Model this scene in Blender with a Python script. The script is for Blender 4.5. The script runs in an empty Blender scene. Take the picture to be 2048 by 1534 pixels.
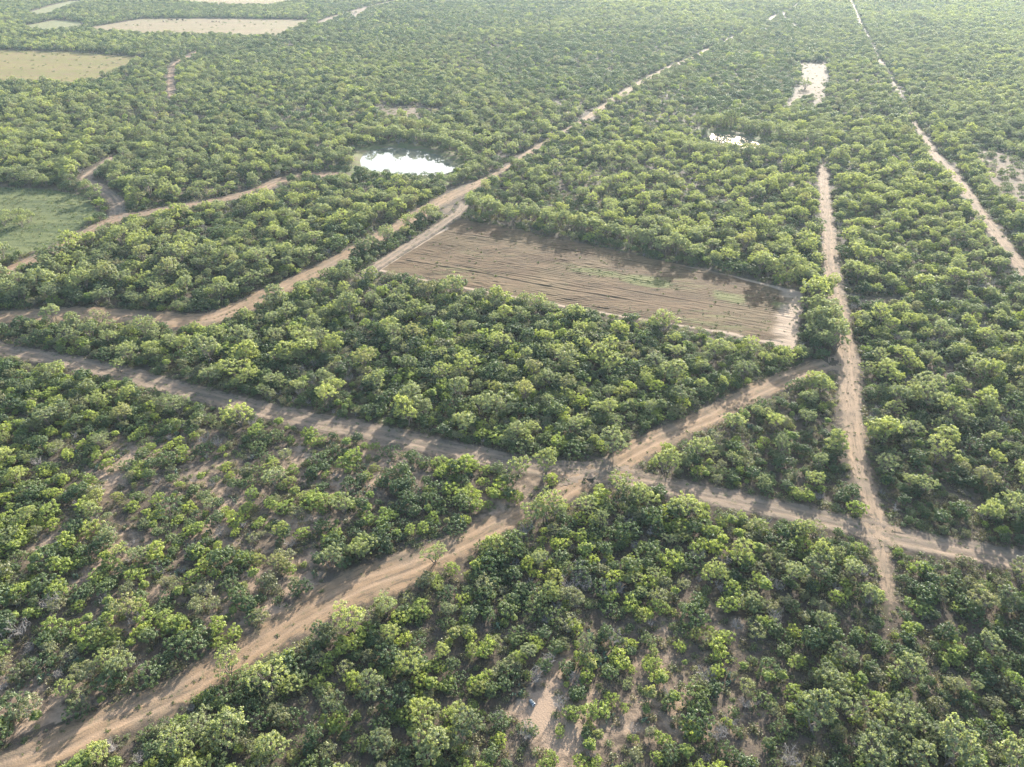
import bpy, math, random
import numpy as np

rng = np.random.default_rng(20240611)
R = math.radians
scene = bpy.context.scene
COL = scene.collection

# ------------------------------------------------------------------ camera
CAM_H, FPX, PITCH = 75.0, 1422.0, R(33.1)
cam_d = bpy.data.cameras.new("camera")
cam_d.sensor_width = 36.0
cam_d.lens = FPX / 2048.0 * 36.0
cam_d.clip_start = 0.5
cam_d.clip_end = 12000.0
cam = bpy.data.objects.new("camera", cam_d)
COL.objects.link(cam)
cam.location = (0, 0, CAM_H)
cam.rotation_euler = (R(90) - PITCH, 0, 0)
scene.camera = cam

# ------------------------------------------------------------------ sky, sun, exposure
SUN_EL, SUN_AZ = R(18.5), R(23.0)            # azimuth measured from +Y towards +X
world = bpy.data.worlds.new("World")
scene.world = world
world.use_nodes = True
wn = world.node_tree
bg = wn.nodes["Background"]
sky = wn.nodes.new("ShaderNodeTexSky")
sky.sky_type = 'NISHITA'
sky.sun_disc = False
sky.sun_elevation = SUN_EL
sky.sun_rotation = SUN_AZ
sky.air_density = 1.0
sky.dust_density = 2.0
sky.ozone_density = 1.0
wn.links.new(sky.outputs[0], bg.inputs[0])
bg.inputs[1].default_value = 0.15
sun_d = bpy.data.lights.new("sun", 'SUN')
sun_d.energy = 5.0
sun_d.angle = R(0.6)
sun_d.color = (1.0, 0.94, 0.86)
sun = bpy.data.objects.new("sun", sun_d)
COL.objects.link(sun)
sun.location = (60, 140, 120)
sun.rotation_euler = (R(90) - SUN_EL, 0, -SUN_AZ + math.pi)
vs = scene.view_settings
vs.view_transform = 'Standard'
vs.look = 'None'
vs.exposure = 2.02
vs.gamma = 1.0
vs.use_curve_mapping = False
cy = scene.cycles
cy.max_bounces = 6
cy.diffuse_bounces = 3
cy.glossy_bounces = 2
cy.transmission_bounces = 3
cy.volume_bounces = 0
cy.transparent_max_bounces = 8
cy.use_denoising = True
cy.denoiser = 'OPENIMAGEDENOISE'
cy.denoising_input_passes = 'RGB_ALBEDO_NORMAL'
cy.denoising_prefilter = 'NONE'
cy.sample_clamp_indirect = 4.0
scene.render.filter_size = 1.0

# ------------------------------------------------------------------ helpers: pixels of the photograph to points on the ground
def at(u, v):
    u = np.asarray(u, float); v = np.asarray(v, float)
    x = u - 1024.0; up = 767.0 - v
    F = FPX * math.cos(PITCH) + up * math.sin(PITCH)
    U = -FPX * math.sin(PITCH) + up * math.cos(PITCH)
    t = CAM_H / -U
    return np.stack([x * t, F * t], -1)

def seen(xy, z=0.0):
    """picture position and pixels per metre of ground points"""
    x, y = xy[:, 0], xy[:, 1]
    dz = z - CAM_H
    dep = y * math.cos(PITCH) - dz * math.sin(PITCH)
    up = y * math.sin(PITCH) + dz * math.cos(PITCH)
    return 1024 + FPX * x / dep, 767 - FPX * up / dep, FPX / dep

def px(*pts):
    a = np.array(pts, float)
    return at(a[:, 0], a[:, 1])

def in_poly(P, poly):
    x, y = P[:, 0], P[:, 1]
    ins = np.zeros(len(P), bool)
    n = len(poly)
    for i in range(n):
        x1, y1 = poly[i]; x2, y2 = poly[(i + 1) % n]
        c = ((y1 > y) != (y2 > y)) & (x < (x2 - x1) * (y - y1) / (y2 - y1 + 1e-12) + x1)
        ins ^= c
    return ins

def line_dist(P, L):
    best = np.full(len(P), 1e9)
    for a, b in zip(L[:-1], L[1:]):
        d = b - a
        t = np.clip(((P - a) @ d) / (d @ d + 1e-12), 0, 1)
        q = P - (a + t[:, None] * d)
        best = np.minimum(best, np.hypot(q[:, 0], q[:, 1]))
    return best

def poly_sd(P, poly):
    """metres inside (+) or outside (-) of a polygon"""
    d = line_dist(P, np.vstack([poly, poly[:1]]))
    return np.where(in_poly(P, poly), d, -d)

_lat = rng.random((256, 256))
def vnoise(P, scale, seed=0):
    x = P[:, 0] / scale + seed * 17.3; y = P[:, 1] / scale + seed * 9.1
    xi = np.floor(x).astype(int); yi = np.floor(y).astype(int)
    fx = x - xi; fy = y - yi
    fx = fx * fx * (3 - 2 * fx); fy = fy * fy * (3 - 2 * fy)
    g = lambda i, j: _lat[(xi + i) & 255, (yi + j) & 255]
    return (g(0, 0) * (1 - fx) + g(1, 0) * fx) * (1 - fy) + (g(0, 1) * (1 - fx) + g(1, 1) * fx) * fy

def spline(L, step):
    """Catmull-Rom through ground points, resampled"""
    P = np.vstack([2 * L[0] - L[1], L, 2 * L[-1] - L[-2]])
    out = []
    for i in range(1, len(P) - 2):
        n = max(2, int(np.hypot(*(P[i + 1] - P[i])) / step))
        t = np.linspace(0, 1, n, endpoint=False)[:, None]
        a, b, c, d = P[i - 1], P[i], P[i + 1], P[i + 2]
        out.append(0.5 * (2 * b + (c - a) * t + (2 * a - 5 * b + 4 * c - d) * t ** 2 + (3 * b - a - 3 * c + d) * t ** 3))
    out.append(L[-1:])
    return np.vstack(out)

def smooth(a, b, x):
    t = np.clip((x - a) / (b - a), 0, 1)
    return t * t * (3 - 2 * t)

# ------------------------------------------------------------------ node helpers and materials
class NT:
    def __init__(s, name):
        s.m = bpy.data.materials.new(name); s.m.use_nodes = True
        s.t = s.m.node_tree; s.n = s.t.nodes; s.l = s.t.links
        s.n.clear(); s.out = s.n.new("ShaderNodeOutputMaterial")
    def new(s, typ, **kw):
        nd = s.n.new(typ)
        for k, v in kw.items():
            setattr(nd, k, v)
        return nd
    def put(s, sock, v):
        if hasattr(v, 'is_linked'):
            s.l.new(v, sock)
        elif isinstance(v, (tuple, list)):
            sock.default_value = tuple(v) + ((1.0,) if len(v) == 3 and len(sock.default_value) == 4 else ())
        else:
            sock.default_value = v
    def math(s, op, a, b=0.0, clamp=False):
        nd = s.new("ShaderNodeMath", operation=op, use_clamp=clamp)
        s.put(nd.inputs[0], a); s.put(nd.inputs[1], b)
        return nd.outputs[0]
    def mix(s, f, a, b, blend='MIX'):
        nd = s.new("ShaderNodeMix", data_type='RGBA', blend_type=blend)
        s.put(nd.inputs[0], f); s.put(nd.inputs[6], a); s.put(nd.inputs[7], b)
        return nd.outputs[2]
    def noise(s, vec, scale, detail=3.0, rough=0.55):
        nd = s.new("ShaderNodeTexNoise")
        s.put(nd.inputs["Vector"], vec)
        nd.inputs["Scale"].default_value = scale
        nd.inputs["Detail"].default_value = detail
        nd.inputs["Roughness"].default_value = rough
        return nd.outputs[0]
    def step(s, x, a, b):
        nd = s.new("ShaderNodeMapRange", interpolation_type='SMOOTHSTEP')
        s.put(nd.inputs[0], x)
        nd.inputs[1].default_value = a; nd.inputs[2].default_value = b
        return nd.outputs[0]
    def attr(s, name, typ='GEOMETRY'):
        nd = s.new("ShaderNodeAttribute", attribute_name=name, attribute_type=typ)
        return nd.outputs["Fac"]
    def pos(s):
        return s.new("ShaderNodeNewGeometry").outputs["Position"]
    def stretch(s, vec, rz, sc):
        nd = s.new("ShaderNodeMapping")
        s.put(nd.inputs[0], vec)
        nd.inputs["Rotation"].default_value = (0, 0, rz)
        nd.inputs["Scale"].default_value = sc
        return nd.outputs[0]
    def bsdf(s, col, rough=0.9, spec=0.2, bump=None, bstr=0.4, bdist=0.1):
        b = s.new("ShaderNodeBsdfPrincipled")
        s.put(b.inputs["Base Color"], col)
        s.put(b.inputs["Roughness"], rough)
        b.inputs["Specular IOR Level"].default_value = spec
        if bump is not None:
            bp = s.new("ShaderNodeBump")
            bp.inputs["Strength"].default_value = bstr
            bp.inputs["Distance"].default_value = bdist
            s.l.new(bump, bp.inputs["Height"])
            s.l.new(bp.outputs[0], b.inputs["Normal"])
        return b.outputs[0]
    def done(s, sh, vol=None):
        if sh is not None:
            s.l.new(sh, s.out.inputs["Surface"])
        return s.m

SAND = (0.272, 0.197, 0.134)
def soil_colour(m, P):
    """brush floor: leaf litter, grey crusted soil, thin weeds; bare sand where the 'bare' attribute says so"""
    n1 = m.noise(P, 0.11, 4); n2 = m.noise(P, 0.9, 4); n3 = m.noise(P, 5.0, 3, 0.7)
    c = m.mix(m.step(n1, 0.35, 0.65), (0.058, 0.046, 0.035), (0.092, 0.072, 0.054))
    c = m.mix(m.math('MULTIPLY', m.step(n2, 0.48, 0.66), 0.75), c, (0.045, 0.046, 0.024))
    c = m.mix(m.math('MULTIPLY', m.step(n3, 0.45, 0.75), 0.55), c, (0.035, 0.029, 0.022))
    bare = m.math('ADD', m.attr("bare"), m.math('MULTIPLY', m.math('SUBTRACT', n2, 0.5), 1.1))
    sand = m.mix(m.step(n3, 0.3, 0.7), (0.232, 0.170, 0.120), SAND)
    return m.mix(m.step(bare, 0.30, 0.75), c, sand), n3

def mat_ground():
    m = NT("brush_floor"); P = m.pos()
    c, n3 = soil_colour(m, P)
    return m.done(m.bsdf(c, 0.95, 0.1, n3, 0.6, 0.12))

def mat_track(name, c1, c2, weeds=0.25, tyre=0.5):
    m = NT(name); P = m.pos()
    base, n3 = soil_colour(m, P)
    a = m.noise(P, 0.35, 4); b = m.noise(P, 2.6, 4, 0.65); g = m.noise(P, 7.0, 2, 0.6)
    c = m.mix(m.step(a, 0.35, 0.65), c1, c2)
    c = m.mix(m.math('MULTIPLY', m.step(b, 0.52, 0.72), weeds), c, (0.105, 0.086, 0.047))
    c = m.mix(m.math('MULTIPLY', m.step(g, 0.55, 0.75), 0.45), c, (0.131, 0.094, 0.061))
    sxy = m.new("ShaderNodeCombineXYZ")
    m.put(sxy.inputs[0], m.math('MULTIPLY', m.attr("along"), 0.16)); m.put(sxy.inputs[1], m.attr("across"))
    k = m.noise(sxy.outputs[0], 2.3, 4, 0.7)
    c = m.mix(m.math('MULTIPLY', m.step(k, 0.50, 0.60), 0.72), c, (0.088, 0.069, 0.049))
    k2 = m.noise(P, 0.16, 3, 0.6)
    c = m.mix(m.math('MULTIPLY', m.step(k2, 0.48, 0.64), 0.5), c, (0.105, 0.088, 0.066))
    k3 = m.noise(P, 1.1, 4, 0.7)
    c = m.mix(m.math('MULTIPLY', m.step(k3, 0.56, 0.66), weeds * 1.6), c, (0.070, 0.075, 0.036))
    rut = m.attr("rut")
    c = m.mix(m.math('MULTIPLY', rut, tyre), c, (0.376, 0.261, 0.170))
    e = m.math('ADD', m.attr("inside"), m.math('MULTIPLY', m.math('SUBTRACT', m.noise(P, 0.7, 5, 0.65), 0.5), 4.6))
    c = m.mix(m.step(e, -0.35, 0.55), base, c)
    return m.done(m.bsdf(c, 0.95, 0.08, g, 0.55, 0.08))

def mat_meadow(name, cols, rows=None, run=0.35):
    """open fields: cols = three ground colours mixed in soft streaks"""
    m = NT(name); P = m.pos()
    base, n3 = soil_colour(m, P)
    Q = m.stretch(P, rows or 0.0, (run, 1.0, 1.0))
    a = m.noise(Q, 0.05, 4); b = m.noise(Q, 0.35, 4, 0.65); g = m.noise(P, 4.0, 2, 0.6)
    c = m.mix(m.step(a, 0.4, 0.6), cols[0], cols[1])
    c = m.mix(m.math('MULTIPLY', m.step(b, 0.45, 0.60), 0.9), c, cols[2])
    c = m.mix(m.math('MULTIPLY', m.step(g, 0.5, 0.75), 0.35), c, tuple(0.55 * k for k in cols[2]))
    e = m.math('ADD', m.attr("inside"), m.math('MULTIPLY', m.math('SUBTRACT', m.noise(P, 0.4, 4, 0.6), 0.5), 4.0))
    c = m.mix(m.step(e, -0.4, 0.6), base, c)
    return m.done(m.bsdf(c, 0.95, 0.1, g, 0.6, 0.15))

def mat_leaf(name, cols, trans=0.38, spec=0.25, yellow=(1.15, 1.20, 0.62)):
    """cols: three leaf colours chosen by the plant's own tint (0..1)"""
    m = NT(name)
    t = m.attr("tint", 'INSTANCER')
    r = m.attr("leafy")
    c = m.mix(m.step(t, 0.0, 0.5), cols[0], cols[1])
    c = m.mix(m.step(t, 0.5, 1.0), c, cols[2])
    c = m.mix(1.0, c, m.mix(r, (0.66, 0.69, 0.74), (1.36, 1.29, 1.12)), 'MULTIPLY')
    dry = m.step(m.math('FRACT', m.math('MULTIPLY', t, 37.7)), 0.90, 0.97)      # one plant in twelve is dry and brownish
    c = m.mix(m.math('MULTIPLY', dry, 0.40), c, (0.23, 0.195, 0.125))
    b = m.new("ShaderNodeBsdfPrincipled")
    m.put(b.inputs["Base Color"], c)
    b.inputs["Roughness"].default_value = 0.55
    b.inputs["Specular IOR Level"].default_value = spec
    tr = m.new("ShaderNodeBsdfTranslucent")
    m.put(tr.inputs[0], m.mix(1.0, c, yellow, 'MULTIPLY'))
    ms = m.new("ShaderNodeMixShader"); ms.inputs[0].default_value = trans
    m.l.new(b.outputs[0], ms.inputs[1]); m.l.new(tr.outputs[0], ms.inputs[2])
    return m.done(ms.outputs[0])

def mat_plain(name, c1, c2, scale=6.0, rough=0.85, spec=0.2):
    m = NT(name)
    tc = m.new("ShaderNodeTexCoord").outputs["Object"]
    n = m.noise(tc, scale, 4)
    return m.done(m.bsdf(m.mix(m.step(n, 0.35, 0.65), c1, c2), rough, spec, n, 0.3, 0.02))

M = {}
M['ground'] = mat_ground()
M['lane'] = mat_track("grey_sandy_lane", (0.143, 0.112, 0.084), (0.180, 0.136, 0.099), 0.5, 0.30)
M['rutted'] = mat_track("rutted_sandy_lane", (0.162, 0.112, 0.069), (0.204, 0.139, 0.085), 0.35, 0.40)
M['sandy'] = mat_track("pale_sandy_track", (0.193, 0.142, 0.095), (0.218, 0.160, 0.108), 0.2, 0.30)
M['redlane'] = mat_track("red_sandy_track", (0.158, 0.103, 0.066), (0.184, 0.127, 0.084), 0.45, 0.35)
M['pasture'] = mat_meadow("pasture_grass", ((0.139, 0.120, 0.039), (0.110, 0.105, 0.030), (0.131, 0.090, 0.047)))
M['dry_pasture'] = mat_meadow("dry_pasture", ((0.171, 0.134, 0.077), (0.149, 0.129, 0.065), (0.136, 0.098, 0.060)))
M['pale_green'] = mat_meadow("pale_green_pasture", ((0.127, 0.131, 0.059), (0.143, 0.134, 0.068), (0.108, 0.113, 0.047)))
M['green'] = mat_meadow("green_weeds", ((0.070, 0.086, 0.032), (0.101, 0.112, 0.045), (0.045, 0.059, 0.025)), 0.45, 0.10)
M['bare'] = mat_meadow("bare_sand", ((0.142, 0.106, 0.073), (0.128, 0.093, 0.062), (0.083, 0.068, 0.043)))
M['bank'] = mat_meadow("grassy_bank", ((0.077, 0.097, 0.036), (0.104, 0.110, 0.047), (0.108, 0.088, 0.056)))
M['bark'] = mat_plain("grey_bark", (0.13, 0.105, 0.085), (0.21, 0.18, 0.15))
M['deadwood'] = mat_plain("dead_wood", (0.17, 0.155, 0.14), (0.26, 0.24, 0.22))
M['mesquite'] = mat_leaf("mesquite_leaf", ((0.132, 0.164, 0.104), (0.218, 0.250, 0.150), (0.278, 0.312, 0.130)), 0.5)
M['thorn'] = mat_leaf("thorn_shrub_leaf", ((0.064, 0.098, 0.054), (0.088, 0.130, 0.062), (0.130, 0.168, 0.074)), 0.40, 0.35)
M['guajillo'] = mat_leaf("guajillo_leaf", ((0.170, 0.228, 0.086), (0.218, 0.268, 0.092), (0.268, 0.312, 0.092)), 0.5)
M['greyleaf'] = mat_leaf("grey_shrub_leaf", ((0.17, 0.172, 0.118), (0.185, 0.195, 0.12), (0.195, 0.212, 0.112)), 0.4)
M['pear'] = mat_leaf("cactus_pad", ((0.10, 0.15, 0.10), (0.13, 0.175, 0.11), (0.16, 0.19, 0.10)), 0.05, 0.35, (1, 1, 1))
M['tuft'] = mat_leaf("low_weed_leaf", ((0.150, 0.130, 0.085), (0.125, 0.135, 0.072), (0.105, 0.145, 0.058)), 0.35)
M['weed'] = mat_leaf("track_weed_leaf", ((0.070, 0.080, 0.040), (0.080, 0.105, 0.038), (0.115, 0.145, 0.045)), 0.25)
def mat_field():
    m = NT("ploughed_soil"); P = m.pos()
    base, n3 = soil_colour(m, P)
    ang = FIELD_ANG
    Q = m.stretch(P, -ang, (0.12, 1.0, 1.0))
    a = m.noise(Q, 0.25, 4); b = m.noise(Q, 1.3, 4, 0.65); g = m.noise(P, 4.5, 3, 0.65); big = m.noise(P, 0.05, 3)
    c = m.mix(m.step(a, 0.38, 0.62), (0.070, 0.044, 0.027), (0.108, 0.071, 0.043))
    c = m.mix(m.math('MULTIPLY', m.step(b, 0.49, 0.60), 0.85), c, (0.036, 0.025, 0.017))
    c = m.mix(m.math('MULTIPLY', m.step(g, 0.48, 0.62), 0.55), c, (0.105, 0.086, 0.040))
    c = m.mix(m.math('MULTIPLY', m.step(big, 0.45, 0.65), 0.45), c, (0.112, 0.085, 0.047))
    w = m.math('ADD', m.attr("weedy"), m.math('MULTIPLY', m.math('SUBTRACT', m.noise(Q, 0.9, 4, 0.6), 0.5), 1.3))
    c = m.mix(m.math('MULTIPLY', m.step(w, 0.35, 0.8), 0.7), c, (0.118, 0.128, 0.048))
    sd = m.attr("sandy")
    c = m.mix(m.step(m.math('ADD', sd, m.math('MULTIPLY', m.math('SUBTRACT', a, 0.5), 1.0)), 0.35, 0.75), c, (0.264, 0.204, 0.146))
    e = m.math('ADD', m.attr("inside"), m.math('MULTIPLY', m.math('SUBTRACT', m.noise(P, 0.55, 4, 0.6), 0.5), 1.6))
    c = m.mix(m.step(e, -0.35, 0.55), base, c)
    return m.done(m.bsdf(c, 0.95, 0.08, g, 0.7, 0.10))

# ------------------------------------------------------------------ mesh helpers
def mesh(name, V, F, mats, attrs=None, mi=None, smooth_f=False):
    me = bpy.data.meshes.new(name)
    V = np.asarray(V, float)
    if isinstance(F, np.ndarray):
        k = F.shape[1]
        me.vertices.add(len(V)); me.vertices.foreach_set("co", V.ravel().astype(np.float32))
        me.loops.add(F.size); me.loops.foreach_set("vertex_index", F.ravel().astype(np.int32))
        me.polygons.add(len(F))
        me.polygons.foreach_set("loop_start", np.arange(0, F.size, k, dtype=np.int32))
        me.update(calc_edges=True)
    else:
        me.from_pydata([tuple(v) for v in V], [], F)
    for mt in mats:
        me.materials.append(mt)
    if mi is not None:
        me.polygons.foreach_set("material_index", np.asarray(mi, np.int32))
    if smooth_f:
        me.polygons.foreach_set("use_smooth", np.ones(len(me.polygons), bool))
    for k, a in (attrs or {}).items():
        at_ = me.attributes.new(k, 'FLOAT', 'POINT')
        at_.data.foreach_set("value", np.asarray(a, np.float32))
    me.validate()
    me.update()
    return me

def obj(name, me, parent=None, loc=None, **props):
    o = bpy.data.objects.new(name, me)
    COL.objects.link(o)
    if parent is not None:
        o.parent = parent
    if loc is not None:
        o.location = loc
    for k, v in props.items():
        o[k] = v
    return o

def grid_faces(nx, ny):
    i, j = np.meshgrid(np.arange(nx - 1), np.arange(ny - 1), indexing='ij')
    a = (i * ny + j).ravel()
    return np.stack([a, a + ny, a + ny + 1, a + 1], -1)

# ------------------------------------------------------------------ the layout of the ground (tracks, fields, ponds)
TR = []      # (name, ground polyline, half width, material, label place phrase)
def track(name, pts, w, mat, place):
    L = spline(px(*pts), 2.0)
    if isinstance(w, (tuple, list)):         # (picture row, width) pairs
        v = seen(L)[1]; a = sorted(w)
        hw = np.interp(v, [q[0] for q in a], [q[1] / 2 for q in a])
    else:
        hw = np.full(len(L), w / 2)
    TR.append(dict(name=name, line=L, hws=hw, hw=float(np.median(hw)), mat=mat, place=place))
track("dirt_track", [(-260, 1650), (-90, 1570), (34, 1535), (171, 1466), (342, 1390), (478, 1314), (598, 1240), (700, 1180), (800, 1145), (902, 1098), (988, 1054), (1073, 1015), (1150, 972), (1215, 939)],
      [(930, 4.6), (1000, 4.0), (1090, 4.2), (1140, 6.6), (1190, 6.8), (1230, 5.4), (1300, 4.5), (1700, 4.6)], 'rutted', "the broad rutted track")
track("dirt_track", [(1190, 950), (1225, 932), (1285, 898), (1345, 866), (1425, 832), (1500, 790), (1565, 762), (1640, 735), (1692, 722)],
      4.8, 'rutted', "the short linking track")
track("dirt_track", [(-280, 635), (-120, 670), (0, 700), (120, 722), (220, 742), (400, 790), (600, 838), (750, 866), (900, 900), (1020, 925), (1120, 940), (1215, 945)],
      4.8, 'lane', "the grey lane")
track("dirt_track", [(1195, 945), (1330, 975), (1450, 998), (1560, 1020), (1680, 1048), (1760, 1068), (1900, 1097), (2048, 1123), (2250, 1150)],
      4.6, 'lane', "the shaded lane")
track("dirt_track", [(-250, 655), (-100, 643), (0, 636), (150, 628), (280, 636), (390, 643), (450, 628), (520, 597), (600, 562), (690, 515), (800, 452), (880, 405), (940, 375), (990, 350), (1060, 305), (1120, 268), (1180, 232), (1240, 192), (1310, 150), (1395, 110), (1480, 70), (1545, 40), (1580, 20), (1600, 5)],
      [(5, 2.0), (70, 2.0), (100, 2.6), (112, 3.6), (150, 4.2), (190, 4.4), (205, 3.0), (225, 4.0), (245, 2.0), (268, 1.2), (290, 3.2), (310, 3.6), (330, 1.6), (352, 3.0), (380, 5.5), (450, 6.0), (520, 6.2), (600, 6.6), (660, 6.6)], 'rutted', "the curving lane")
track("sand_track", [(1646, 318), (1645, 340), (1652, 420), (1661, 520), (1674, 610), (1690, 700), (1699, 800), (1709, 890), (1727, 960), (1747, 1020), (1765, 1120), (1778, 1190), (1784, 1270)],
      [(316, -1.5), (340, 3.0), (420, 3.8), (700, 4.4), (850, 3.8), (930, 3.2), (1020, 2.6), (1120, 2.2), (1190, 1.4), (1235, -0.6), (1272, -4.5)], 'sandy', "the weed-dotted sand track")
track("sand_track", [(1690, -20), (1705, 10), (1720, 45), (1735, 75), (1765, 130), (1800, 190), (1855, 290), (1910, 355), (1960, 425), (2010, 492), (2060, 560), (2180, 720)],
      [(-20, 2.2), (10, 2.6), (45, 2.0), (58, .6), (70, 2.2), (80, 1.0), (118, .9), (130, 2.4), (142, .9), (180, 1.4), (235, .9), (250, 1.8), (285, 3.4), (350, 3.8), (560, 3.8)], 'sandy', "the outer sand track")
track("farm_track", [(-160, 615), (-60, 575), (0, 550), (90, 512), (160, 477), (230, 440), (350, 417), (500, 387), (560, 362), (640, 350), (700, 352)],
      5.6, 'redlane', "the red track")
track("farm_track", [(235, 437), (232, 405), (205, 380), (172, 360), (200, 335), (240, 308)],
      4.6, 'lane', "the red side track")
track("farm_track", [(730, 548), (760, 528), (840, 478), (915, 428), (935, 400)],
      3.4, 'lane', "the lane ending the field")
track("farm_track", [(345, 195), (342, 160), (350, 130), (400, 103), (440, 95)],
      4.0, 'redlane', "the thin pasture track")
track("farm_track", [(640, 50), (660, 38), (720, 20), (800, 0), (860, -14)],
      9.0, 'lane', "the far farm road")
track("farm_track", [(705, 38), (725, 22), (760, 10)], 6.0, 'lane', "the far farm road")
track("farm_track", [(1535, 42), (1560, 30), (1600, 62)], 2.4, 'lane', "the far fork of the lane")

FIELD = px((748, 541), (921, 438), (1040, 460), (1280, 512), (1480, 555), (1606, 585), (1600, 640), (1592, 700), (1450, 668), (1180, 625), (900, 573))
fa = px((745, 541), (1592, 698))
FIELD_ANG = math.atan2(*(fa[1] - fa[0])[::-1])
PATCH = [  # name, polygon, material, grid step, margin
    ("pasture", px((-140, 96), (0, 100), (150, 104), (295, 116), (250, 136), (200, 156), (150, 172), (60, 166), (0, 172), (-140, 178)), 'pasture', 4.0, "green pasture"),
    ("pasture", px((180, 55), (290, 37), (450, 37), (625, 40), (600, 56), (550, 76), (440, 72), (300, 71), (200, 64)), 'dry_pasture', 6.0, "dry pasture with cattle"),
    ("pasture", px((45, 52), (110, 40), (160, 44), (165, 56), (100, 64)), 'pale_green', 6.0, "small pale pasture"),
    ("pasture", px((340, -8), (600, -8), (575, 7), (530, 13), (440, 12), (370, 6)), 'dry_pasture', 8.0, "far dry pasture"),
    ("pasture", px((50, 27), (80, 18), (105, 10), (150, 0), (170, 4), (115, 22), (85, 32)), 'pale_green', 8.0, "far pale glade"),
    ("weedy_plot", px((-120, 366), (0, 374), (100, 378), (175, 392), (196, 425), (165, 455), (120, 488), (60, 505), (0, 518), (-120, 540)), 'green', 1.5, "green weedy plot"),
    ("sandy_clearing", px((756, 213), (820, 212), (880, 218), (875, 225), (840, 230), (800, 236), (762, 236)), 'bare', 2.0, "bare strip behind the pond"),
    ("sandy_clearing", px((1598, 125), (1650, 125), (1652, 165), (1640, 212), (1628, 196), (1607, 196), (1570, 220), (1580, 200), (1606, 165)), 'bare', 2.0, "sandy clearing"),
    ("sandy_clearing", px((1940, 298), (1990, 300), (2048, 318), (2200, 330), (2200, 440), (2048, 425), (2005, 402), (1985, 370), (1960, 330)), 'bare', 2.0, "wide sandy clearing"),
    ("sandy_clearing", px((1715, 600), (1745, 593), (1800, 590), (1780, 606), (1730, 612)), 'bare', 1.2, "small sandy gap"),
    ("sandy_clearing", px((868, 408), (905, 372), (945, 380), (922, 412), (895, 430)), 'bare', 1.2, "sandy turning place"),
]
POND = px((722, 322), (728, 308), (742, 301), (768, 297), (800, 296), (845, 303), (890, 315), (912, 328), (905, 342), (880, 350), (845, 350), (800, 348), (750, 341), (726, 336))
POND2 = px((1425, 267), (1450, 269), (1478, 274), (1503, 281), (1522, 291), (1514, 297), (1480, 294), (1445, 287), (1420, 278))
PONDS = [POND, POND2]
def grow(poly, d):
    c = poly.mean(0)
    r = np.hypot(*(poly - c).T)[:, None]
    return c + (poly - c) * (r + d) / r
def bank_z(P):
    """height of the low earth banks round the two ponds"""
    z = np.zeros(len(P))
    for pd, h in ((POND, 0.8), (POND2, 0.6)):
        c = pd.mean(0)
        near = np.hypot(*(P - c).T) < 45
        if near.any():
            s = -poly_sd(P[near], pd)
            h = h * (0.22 + 0.78 * smooth(-8, 8, P[near][:, 1] - c[1]))
            z[near] = np.maximum(z[near], h * smooth(0.0, 3.0, s) * (1 - smooth(4.0, 10.0, s)) * (0.7 + 0.6 * vnoise(P[near], 6.0, 3)))
    return z

ZONES = [  # polygon, tree chance, shrub chance, mean tree scale, shrub scale, chance of lime / grey among shrubs
    ("sparse", px((120, 870), (560, 850), (760, 880), (1010, 935), (1120, 950), (1060, 1010), (900, 1080), (640, 1120), (480, 1290), (300, 1375), (-300, 1600), (-300, 1150), (0, 1060)), .08, .88, .74, 1.02, .46, .12,
     "in the open sandy brush"),
    ("left", px((-400, 690), (0, 720), (560, 840), (120, 870), (0, 1060), (-400, 1200)), .34, 1.0, .80, .98, .34, .12, "in the thick brush off the grey lane"),
    ("opening", px((1180, 1260), (1330, 1210), (1480, 1250), (1560, 1400), (1560, 1560), (980, 1560), (1000, 1400)), .10, .95, .64, .90, .44, .2, "in the opening around the drum"),
    ("lower", px((300, 1380), (480, 1300), (900, 1100), (1100, 1000), (1190, 965), (1330, 985), (1560, 1035), (1600, 1300), (1560, 1700), (-200, 1750)), .30, .98, .84, .98, .38, .13, "in the brush off the rutted track"),
    ("corner", px((1560, 1035), (1760, 1075), (2300, 1170), (2300, 1750), (1560, 1750)), .66, .9, .95, .95, .30, .1, "in the tall brush off the shaded lane"),
    ("wedge", px((1230, 945), (1690, 735), (1740, 1040)), .42, .86, .80, .85, .22, .2, "in the wedge by the crossing"),
    ("triangle", px((-300, 640), (0, 650), (390, 650), (520, 610), (690, 530), (900, 585), (1180, 635), (1450, 680), (1592, 710), (1680, 730), (1500, 780), (1210, 925), (1000, 915), (600, 825), (0, 690), (-300, 630)),
     .36, 1.0, .96, .95, .24, .13, "in the brush fronting the field"),
    ("right", px((1700, 560), (1700, 900), (1750, 1050), (2400, 1160), (2400, 700), (2060, 560), (1960, 430), (1860, 300), (1660, 340)), .60, .90, .88, .9, .14, .14, "in the brush between sand tracks"),
    ("beyond", px((935, 425), (1000, 360), (1250, 200), (1640, 340), (1650, 560), (1400, 540), (1180, 490)), .50, .92, .92, .85, .14, .14, "in the brush behind the field"),
    ("rows", px((930, 95), (1180, 60), (1500, 62), (1380, 112), (1200, 205), (1000, 190)), .16, .98, .75, 1.0, .10, .10, "in the low brush by the far lane"),
    ("rows2", px((1420, 120), (1590, 60), (1590, 200), (1440, 250), (1300, 200)), .22, .98, .75, 1.0, .10, .10, "in the low brush near the sandy clearing"),
    ("rows3", px((600, -30), (1200, -30), (1100, 55), (760, 90), (620, 60)), .22, .95, .8, 1.1, .1, .1, "in the far low brush"),
]
DEFAULT = ("far", None, .80, .70, .98, 1.0, .10, .14, "in the far brush")

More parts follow.
